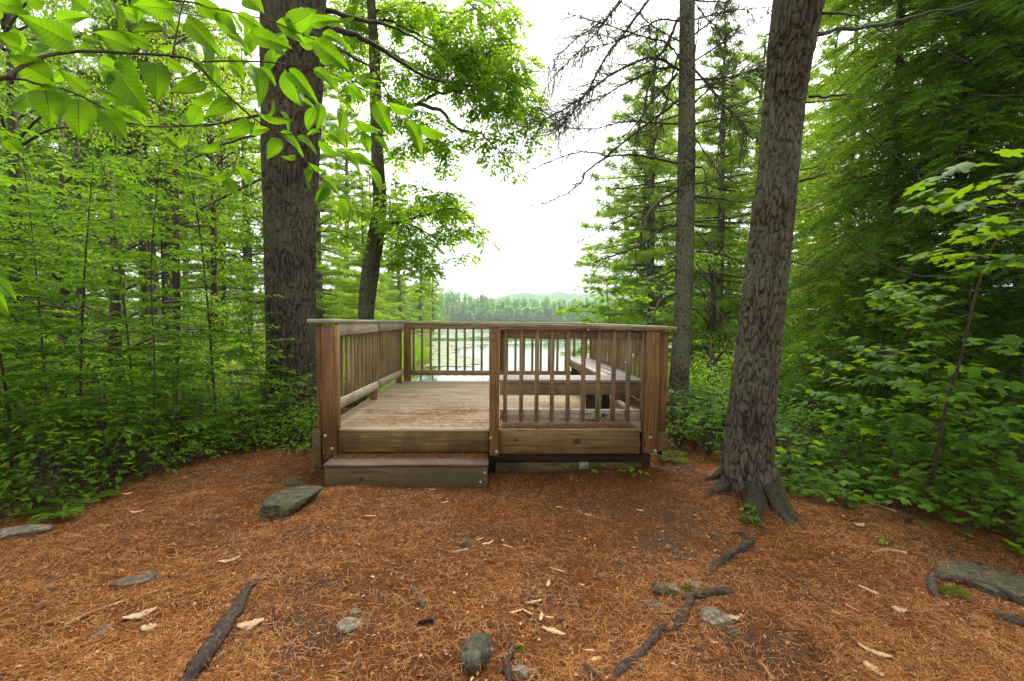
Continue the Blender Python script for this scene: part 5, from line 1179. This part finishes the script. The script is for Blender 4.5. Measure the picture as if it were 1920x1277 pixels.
def lying(name, pts, r0, r1, label, cat, mat, group=None, up=.42, n=14, rough_=.34):
    if cat == 'root': r0 *= 1.25; r1 *= 1.25
    P_ = []
    for q, (px, py, *z) in enumerate(pts):
        p = G(px, py); p[2] += (z[0] if z else (r0+(r1-r0)*q/max(1, len(pts)-1))*up); P_.append(p)
    if len(P_) > 2:
        for w_ in P_[1:-1]: w_[:2] += rng.normal(0, r0*.35, 2)
    p = smooth_path(P_, 10); k_ = len(p); th = np.linspace(0, 6.283, n, endpoint=False); s = np.linspace(0, np.linalg.norm(p[-1]-p[0]), k_)
    pn = np.stack([np.cos(th)[None]+s[:, None]*0+p[0, 0]*9, np.sin(th)[None]+s[:, None]*0, s[:, None]*9+th[None]*0], -1)
    rr = np.linspace(r0, r1, k_)
    if cat == 'root':
        tt_ = np.linspace(0, 1, k_); rr = rr*(.30+.70*np.minimum(1, np.minimum(tt_*5+.1, (1-tt_)*5+.1))); p[:, 2] -= .012*(1-np.minimum(1, np.minimum(tt_*6, (1-tt_)*6)))
    g = Geo()
    if cat == 'root' and r0 > .011:
        for _ in range(3):
            q_ = rng.integers(k_//5, k_*4//5); dv = unit(p[q_+1]-p[q_-1]); sv = np.array([-dv[1], dv[0], 0])*rng.choice([-1, 1]); e = [p[q_]]
            for w_ in range(5): e.append(e[-1]+(dv*.5+sv*.7+np.append(rng.normal(0, .35, 2), 0))*rng.uniform(.02, .045))
            e = np.array(e); e[1:, 2] = height(e[1:, 0], e[1:, 1])+np.linspace(.006, -.004, 5); e = smooth_path(e, 4); tube(g, e, np.linspace(rr[q_]*.55, .0015, len(e)), 7)
    tube(g, p, rr, n, True, rr[:, None]*rough_*fbm(pn*1.6, 3)); o = part(name, g, mat, smooth=True); tag(o, label, cat, group); return o
GRt = 'surface roots crossing the needles'
lying('exposed_root', [(492, 1078, -.005), (470, 1105), (440, 1150), (410, 1200), (380, 1245), (335, 1300)], .018, .040, 'thick dark root running to the bottom edge on the left', 'root', m_root, GRt, .4)
lying('exposed_root', [(1378, 993, -.005), (1392, 1003), (1405, 1022), (1380, 1042), (1350, 1062), (1325, 1080, -.01)], .020, .022, 'bent knobbly root below the leaning pine', 'root', m_root, GRt, .5)
lying('exposed_root', [(1385, 1115, -.004), (1350, 1112), (1315, 1118), (1290, 1124), (1278, 1128, -.01)], .022, .015, 'root lying crosswise beside the grey stone knob', 'root', m_root, GRt, .6)
lying('exposed_root', [(1303, 1105), (1290, 1135), (1275, 1165), (1255, 1200, -.01)], .014, .020, 'root running down from the grey stone knob', 'root', m_root, GRt, .5)
lying('exposed_root', [(1258, 1162, -.004), (1235, 1190), (1205, 1225), (1175, 1252), (1140, 1290)], .016, .018, 'forked root near the bottom edge right of centre', 'root', m_root, GRt, .5)
lying('exposed_root', [(1178, 1248), (1205, 1262), (1240, 1275)], .011, .006, 'short side root by the bottom edge', 'root', m_root, GRt, .4)
lying('exposed_root', [(1090, 1248, 0), (1105, 1262), (1125, 1275)], .016, .014, 'stubby dark root at the bottom edge', 'root', m_root, GRt, .4)
lying('exposed_root', [(1950, 1150), (1890, 1125), (1840, 1102), (1790, 1092), (1758, 1094), (1760, 1115), (1770, 1145, -.02)], .026, .016, 'hooked root in front of the buried slab at right', 'root', m_root, GRt, .6)
lying('exposed_root', [(1860, 1152, -.01), (1890, 1165), (1925, 1180), (1970, 1195)], .018, .024, 'dark root at the right edge below the hooked one', 'root', m_root, GRt, .5)
lying('exposed_root', [(955, 1198, -.003), (957, 1225), (953, 1250), (956, 1290)], .012, .016, 'short upright-looking root at the bottom edge by the egg-shaped stone', 'root', m_root, GRt, .4)
lying('exposed_root', [(1455, 1060, -.004), (1490, 1085), (1515, 1105), (1525, 1130, -.01)], .009, .007, 'thin buried root right of the bent root', 'root', m_root, GRt, .2)
GK = 'fallen sticks on the needles'
for pts, r0, r1, lab, mat in (([(316, 1085), (345, 1072), (370, 1062)], .010, .008, 'dark stick end left of the thick root', m_stick), ([(330, 1085), (400, 1060), (465, 1035), (525, 1018)], .007, .006, 'long thin dark stick pointing to the large rock', m_stick), ([(30, 1152), (80, 1140), (140, 1133), (180, 1126)], .009, .006, 'crooked dark stick at the left', m_stick), ([(120, 1175), (170, 1150), (240, 1125), (330, 1097)], .008, .004, 'long pale brown stick on the left', m_pale), ([(690, 1150), (686, 1180), (676, 1220)], .010, .008, 'peeling greyish stick beside the pale flat stone', m_stick), ([(676, 1235), (665, 1258), (650, 1285)], .010, .009, 'broken stick end at the bottom edge left of centre', m_stick), ([(932, 1180), (918, 1210), (893, 1257)], .006, .004, 'thin reddish stick leaning on the egg-shaped stone', m_stick),
                          ([(848, 1038), (862, 1035), (877, 1032)], .011, .011, 'short cut stick in the middle of the clearing', m_pale), ([(708, 1028), (718, 1018), (732, 1004)], .008, .006, 'little dark twig left of centre', m_stick), ([(1005, 1195), (1040, 1210), (1070, 1225), (1095, 1245)], .005, .003, 'thin curved twig below the pale wood chip', m_stick), ([(1065, 1195), (1090, 1188), (1105, 1180)], .006, .004, 'twig right of the pale wood chip', m_stick), ([(1570, 932), (1640, 948), (1680, 962)], .014, .012, 'pale bare stick at the foot of the maples', m_pale), ([(640, 1130), (655, 1122), (662, 1115)], .005, .004, 'small twig behind the pale flat stone', m_stick), ([(480, 990), (500, 985)], .012, .010, 'bark stub in front of the large rock', m_stick), ([(1620, 1125), (1640, 1135), (1665, 1150)], .004, .003, 'fine twig in the right half of the clearing', m_stick), ([(1700, 1040), (1660, 1032), (1635, 1036)], .014, .006, 'grey weathered stick near the lone seedling', m_pale), ([(630, 1020), (650, 1008), (664, 1000)], .004, .003, 'slim twig between the step and the thick root', m_stick), ([(0, 1210), (30, 1190), (95, 1110)], .006, .003, 'thin dark stick at the lower left edge', m_stick), ([(300, 1028), (320, 1030), (335, 1040)], .008, .004, 'forked twig on the left half of the clearing', m_stick), ([(1450, 1278), (1425, 1240)], .007, .005, 'pale stick at the lower right bottom edge', m_pale), ([(1505, 1170), (1475, 1145), (1460, 1120)], .004, .003, 'twig below the thin buried root', m_stick), ([(780, 1270), (830, 1268), (860, 1266)], .006, .004, 'thin stick along the bottom edge at centre', m_stick)):
    lying('fallen_stick', pts, r0, r1, lab, 'stick', mat, GK, .6, 9, .15)

def flake(name, px, py, L, wd, ang, label, cat, mat, group, th=.006, curl=.03):
    b = G(px, py); n = 12; t = np.linspace(0, 1, n); sh = np.sin(np.pi*np.clip(t*1.05, .04, .98))**.45*(1+.22*rng.normal(0, 1, n))*wd/2; sh2 = np.sin(np.pi*np.clip(t*1.02, .03, .97))**.45*(1+.22*rng.normal(0, 1, n))*wd/2
    x = (t-.5)*L; z = .006+curl*L*(t-.5)**2*2; up = np.stack([x, sh, z], -1); dn = np.stack([x, -sh2, z+.004], -1); md = np.stack([x, sh*0, z+.004+.06*wd], -1)
    v = np.concatenate([up, md, dn]); lo = v-(0, 0, th); v = np.concatenate([v, lo]); q = []
    for r_ in range(2):
        for i in range(n-1): q.append((r_*n+i, (r_+1)*n+i, (r_+1)*n+i+1, r_*n+i+1)); q.append((3*n+r_*n+i, 3*n+r_*n+i+1, 3*n+(r_+1)*n+i+1, 3*n+(r_+1)*n+i))
    for i in range(n-1): q.append((i, i+1, 3*n+i+1, 3*n+i)); q.append((2*n+i, 5*n+i, 5*n+i+1, 2*n+i+1))
    q.append((0, 3*n, 4*n, n)); q.append((n, 4*n, 5*n, 2*n)); q.append((n-1, 2*n-1, 5*n-1, 4*n-1)); q.append((2*n-1, 3*n-1, 6*n-1, 5*n-1))
    Rm = np.array(Matrix.Rotation(R(ang), 3, 'Z') @ Matrix.Rotation(rng.normal(0, .12), 3, 'X')); v = v @ Rm.T + b
    g = Geo(); g.quads(v, q); o = part(name, g, mat, base=b); tag(o, label, cat, group); return o
GCp = 'splintered wood chips on the needles'
for px, py, L, w_, a, lab in ((1038, 1185, .13, .035, -28, 'largest pale wood chip, right of the egg-shaped stone'), (1014, 1158, .075, .02, 80, 'upright pale splinter behind the largest chip'), (990, 1150, .06, .018, -40, 'short splinter left of the largest chip'), (968, 1148, .09, .014, 20, 'long thin splinter left of the chip cluster'), (1000, 1130, .10, .02, 15, 'yellow splinter behind the chip cluster'), (1030, 1160, .05, .018, -10, 'small chip at the right of the chip cluster'), (1028, 1095, .08, .022, 75, 'orange-tinged chip further back from the cluster'), (1045, 1070, .10, .016, -30, 'slender splinter near the middle of the clearing'), (912, 1020, .085, .02, 25, 'left chip of the three crossed splinters'), (920, 1018, .08, .018, 60, 'middle chip of the three crossed splinters'), (900, 1012, .07, .014, 40, 'rear chip of the three crossed splinters'), (952, 1026, .085, .018, -35, 'single splinter right of the crossed ones'), (695, 969, .085, .024, 0, 'pale flake in front of the step'), (834, 943, .07, .022, 35, 'flake below the right end of the step'), (810, 919, .06, .02, -5, 'flake touching the riser of the step'), (1118, 1238, .07, .035, 20, 'broad chip near the bottom edge'), (1110, 1222, .09, .02, -10, 'chip behind the broad one near the bottom edge'), (1150, 1203, .05, .014, 5, 'lone thin chip right of the chip cluster'), (1630, 1108, .11, .022, -60, 'curved pale splinter in the right half'), (1598, 1142, .07, .012, -70, 'whitish thin splinter in the right half'), (1570, 1152, .05, .014, -55, 'little pale chip beside the whitish splinter'), (1090, 1098, .04, .015, -20, 'small chip in front of the mossy stones'), (1200, 958, .06, .022, -30, 'reddish chip below the right corner of the platform'), (1048, 952, .05, .02, -10, 'pale chip below the front rim board'), (1103, 966, .06, .016, -25, 'stubby chip below the metal bracket')):
    flake('wood_chip', px, py, L, w_, a, lab, 'wood chip', m_chip, GCp)
GLv = 'dead leaves on the needles'
for px, py, L, w_, a, lab, mat in ((470, 1172, .12, .075, 25, 'pale lobed dead leaf right of the thick root', m_deadleaf), (262, 1155, .14, .07, 35, 'torn pale dead leaf left of the thick root', m_deadleaf), (240, 927, .07, .06, 10, 'orange fallen leaf near the left undergrowth', m_orangeleaf), (258, 961, .10, .05, 15, 'pale leaf scrap in the left half of the clearing', m_deadleaf), (1610, 985, .08, .06, 0, 'pale dead leaf below the maples', m_deadleaf), (1640, 1225, .13, .06, -45, 'tan dead leaf in the lower right', m_deadleaf), (1640, 1260, .09, .06, -80, 'crumpled tan leaf at the lower right bottom edge', m_deadleaf), (280, 1178, .07, .05, 10, 'grey-tan leaf below the torn pale one', m_deadleaf), (1345, 1010, .06, .05, 0, 'dark curled leaf beside the bent root', m_cone), (430, 1052, .12, .06, 30, 'whitish leaf scrap along the long thin stick', m_deadleaf), (1372, 1160, .08, .05, -10, 'tan leaf right of the whitish stone', m_deadleaf), (1685, 1145, .07, .05, -20, 'grey leaf in the right half of the clearing', m_deadleaf)):
    flake('dead_leaf', px, py, L, w_, a, lab, 'dead leaf', mat, GLv, .002, .15)
for px, py, lab in ((796, 1172, 'dark open pine cone near the bottom centre'), (1067, 1014, 'small dark cone in the middle distance of the clearing')):
    b = G(px, py); n = 140; t = np.linspace(0, 1, n); a = np.arange(n)*2.4; L = .075 if px < 900 else .035; r = L*.18*np.sin(np.pi*np.clip(t, .08, .95))**.7
    g = Geo(); ax = unit((1, .15, 0)); s1 = np.array([0, 0, 1.0]); s2 = np.cross(ax, s1); c = b+(0, 0, L*.2)+ax*((t-.5)*L)[:, None]; rd = np.cos(a)[:, None]*s1+np.sin(a)[:, None]*s2
    put_leaves(g, T_diamond(.8), c+rd*(r*.3)[:, None], rd+ax*.8, rd-ax, np.full(n, L*.22)); tube(g, [b+(0, 0, L*.2)-ax*L*.48, b+(0, 0, L*.2), b+(0, 0, L*.2)+ax*L*.48], [L*.05, L*.12, L*.04], 8)
    tag(part('pine_cone', g, m_cone, base=b), lab, 'pine cone', 'cones')

# ------------------------------------------------------------------ needle litter
def needles(P, L, wd, z, name, label, tilt=.16):
    n = len(P); a = rng.uniform(0, 6.283, n); d = np.stack([np.cos(a), np.sin(a), rng.normal(0, tilt, n)], -1); s = np.stack([-d[:, 1], d[:, 0], d[:, 0]*0], -1)
    P = P+np.array([0, 0, 1])*z[:, None]; b = s*(rng.normal(0, .07, n)*L)[:, None]
    p0 = P-d*(L/2)[:, None]; p1 = P+b+np.array([0, 0, .10])*L[:, None]*rng.uniform(-.3, 1, n)[:, None]; p2 = P+d*(L/2)[:, None]; w_ = s*(wd/2)[:, None]
    v = np.stack([p0-w_, p0+w_, p1-w_, p1+w_, p2-w_*.4, p2+w_*.4], 1).reshape(-1, 3)
    i = np.arange(n)[:, None]*6; q = np.concatenate([i+np.array([0, 1, 3, 2]), i+np.array([2, 3, 5, 4])], 1).reshape(-1, 4)
    g = Geo(); g.quads(v, q); o = part(name, g, m_needle, base=(0, 0, 0)); tag(o, label, 'pine needles', kind='stuff'); return o
n = 460000
y = 1.7+6.2*rng.random(n)**1.7; x = rng.uniform(-1, 1, n)*(1.25*y+.6)
p = np.stack([x, y, height(x, y)], -1); px, py, d = PX(p)
ok = (d > 1.2) & (px > -80) & (px < 2000) & (py < 1330) & ~((px < 600) & (py < np.interp(px, *BL)-25)) & ~((px > 1235) & (py < np.interp(px, *BR)-25)) & ~((x > -1.62) & (x < -.04) & (y > 4.31)) & (y < 6.2)
pn_ = fbm(np.stack([x*1.5, y*1.5, x*0+5], -1), 4)
ok &= (pn_*.8+rng.uniform(-.25, .8, n) > .17) | (rng.random(n) < .15)
p = p[ok]; n = len(p)
needles(p, rng.uniform(.03, .078, n), .00108*(1+p[:, 1]*.22), rng.uniform(.001, .013, n), 'needle_litter', 'rusty fallen pine needles covering the clearing')
q = []
for cx, cy, r, k_ in ((-.9, 5.2, .5, 700), (-.6, 5.9, .35, 350), (-.25, 6.4, .4, 350), (-1.2, 5.0, .3, 350), (-1.45, 5.6, .2, 200), (.95, 5.9, .35, 700), (1.2, 5.6, .3, 700), (-.4, 4.95, .4, 700), (-.7, 5.4, .25, 500), (-.35, 5.6, .2, 400), (-1.3, 6.6, .3, 250), (.2, 7.0, .5, 250)):
    q.append(np.stack([cx+rng.normal(0, r, k_), cy+rng.normal(0, r*.5, k_)], -1))
q.append(np.stack([rng.uniform(.08, 1.5, 3000), 4.70+abs(rng.normal(0, .09, 3000))], -1))
q = np.concatenate(q); q = q[(q[:, 0] > -1.6) & (q[:, 0] < 1.6) & (q[:, 1] > 4.69) & (q[:, 1] < 8.2)]; n = len(q)
needles(np.column_stack([q, np.full(n, DZ+.004)]), rng.uniform(.03, .08, n), np.full(n, .0042), rng.uniform(0, .012, n), 'needle_litter', 'brown pine needles strewn over the platform boards', .05)
q = np.stack([rng.uniform(-1.59, -.08, 2600), 4.66-abs(rng.normal(0, .07, 2600))], -1); q = q[q[:, 1] > 4.36]; n = len(q)
needles(np.column_stack([q, np.full(n, .226)]), rng.uniform(.03, .08, n), np.full(n, .003), rng.uniform(0, .014, n), 'needle_litter', 'pine needles gathered at the back of the step', .06)
# needles lying over the edges of stones and roots
q = []
for o in list(bpy.data.objects):
    if o.parent is None and o.type == 'MESH' and o.name.split('.')[0] in ('rock', 'exposed_root', 'fallen_stick'):
        v = np.empty(len(o.data.vertices)*3, np.float32); o.data.vertices.foreach_get('co', v); v = v.reshape(-1, 3)+np.array(o.location); up = v[:, 2]-height(v[:, 0], v[:, 1])
        v = v[(up > -.002) & (up < .055)]
        if len(v): q.append(v[rng.integers(0, len(v), min(110, 16+int(300*np.ptp(v[:, 0])*np.ptp(v[:, 1])+50*np.ptp(v[:, 1]))))])
q = np.concatenate(q); n = len(q); q[:, :2] += rng.normal(0, .012, (n, 2))
needles(q, rng.uniform(.03, .08, n), .0013*(1+q[:, 1]*.22), rng.uniform(.002, .008, n), 'needle_litter', 'needles caught along the edges of stones and roots', .22)
# broken twigs strewn about
n = 420; y = 1.9+4.6*rng.random(n)**1.4; x = rng.uniform(-1, 1, n)*(1.15*y+.3); p = np.stack([x, y, height(x, y)+.012], -1); px, py, d = PX(p)
ok = ~((px < 600) & (py < np.interp(px, *BL)+4)) & ~((px > 1235) & (py < np.interp(px, *BR)+4)) & ~((x > -1.75) & (x < 2.1) & (y > 4.2)); p = p[ok]
g = Geo()
for c in p:
    a = rng.uniform(0, 6.28); L = rng.uniform(.02, .09); dv = np.array([math.cos(a), math.sin(a), 0]); e = [c-dv*L/2, c+rng.normal(0, L*.06, 3)*(1, 1, .3), c+dv*L/2]
    r = rng.uniform(.0012, .0032); tube(g, e, [r, r, r*.7], 5)
tag(part('twig_litter', g, m_stick, base=(0, 0, 0)), 'short broken twigs strewn over the needles', 'twigs', kind='stuff')
# crumbs of bark, cone scales and leaf scraps
n = 5200; y = 1.8+5*rng.random(n)**1.5; x = rng.uniform(-1, 1, n)*(1.2*y+.4); p = np.stack([x, y, height(x, y)+.010], -1); px, py, d = PX(p)
ok = ~((px < 600) & (py < np.interp(px, *BL))) & ~((px > 1235) & (py < np.interp(px, *BR))) & ~((x > -1.63) & (x < -.04) & (y > 4.3)); p = p[ok]; n = len(p)
g = Geo(); aa = rng.uniform(0, 6.28, n); put_leaves(g, T_oval(.5, .1, .1), p, np.stack([np.cos(aa), np.sin(aa), rng.normal(0, .15, n)], -1), np.array([0, 0, 1])+rvec(n, .25), rng.uniform(.008, .03, n))
m_crumb = rough_mat('crumbs', [(.1, (.04, .025, .02)), (.5, (.14, .07, .04)), (.8, (.36, .21, .11)), (.97, (.58, .42, .26))], 5, .8, .2, island=.85, bump=0)
tag(part('leaf_litter', g, m_crumb, base=(0, 0, 0)), 'crumbs of bark and leaf scattered among the needles', 'litter', kind='stuff')

# ------------------------------------------------------------------ render settings
cy = sc.cycles
sc.render.engine = 'CYCLES'
cy.use_denoising = True
try: cy.denoiser = 'OPENIMAGEDENOISE'; cy.denoising_input_passes = 'RGB_ALBEDO_NORMAL'; cy.denoising_prefilter = 'ACCURATE'
except Exception: pass
cy.max_bounces = 12; cy.diffuse_bounces = 7; cy.glossy_bounces = 3; cy.transmission_bounces = 8; cy.volume_bounces = 0; cy.transparent_max_bounces = 8
cy.caustics_reflective = False; cy.caustics_refractive = False; cy.sample_clamp_indirect = 6
cy.use_adaptive_sampling = True; cy.adaptive_threshold = .02
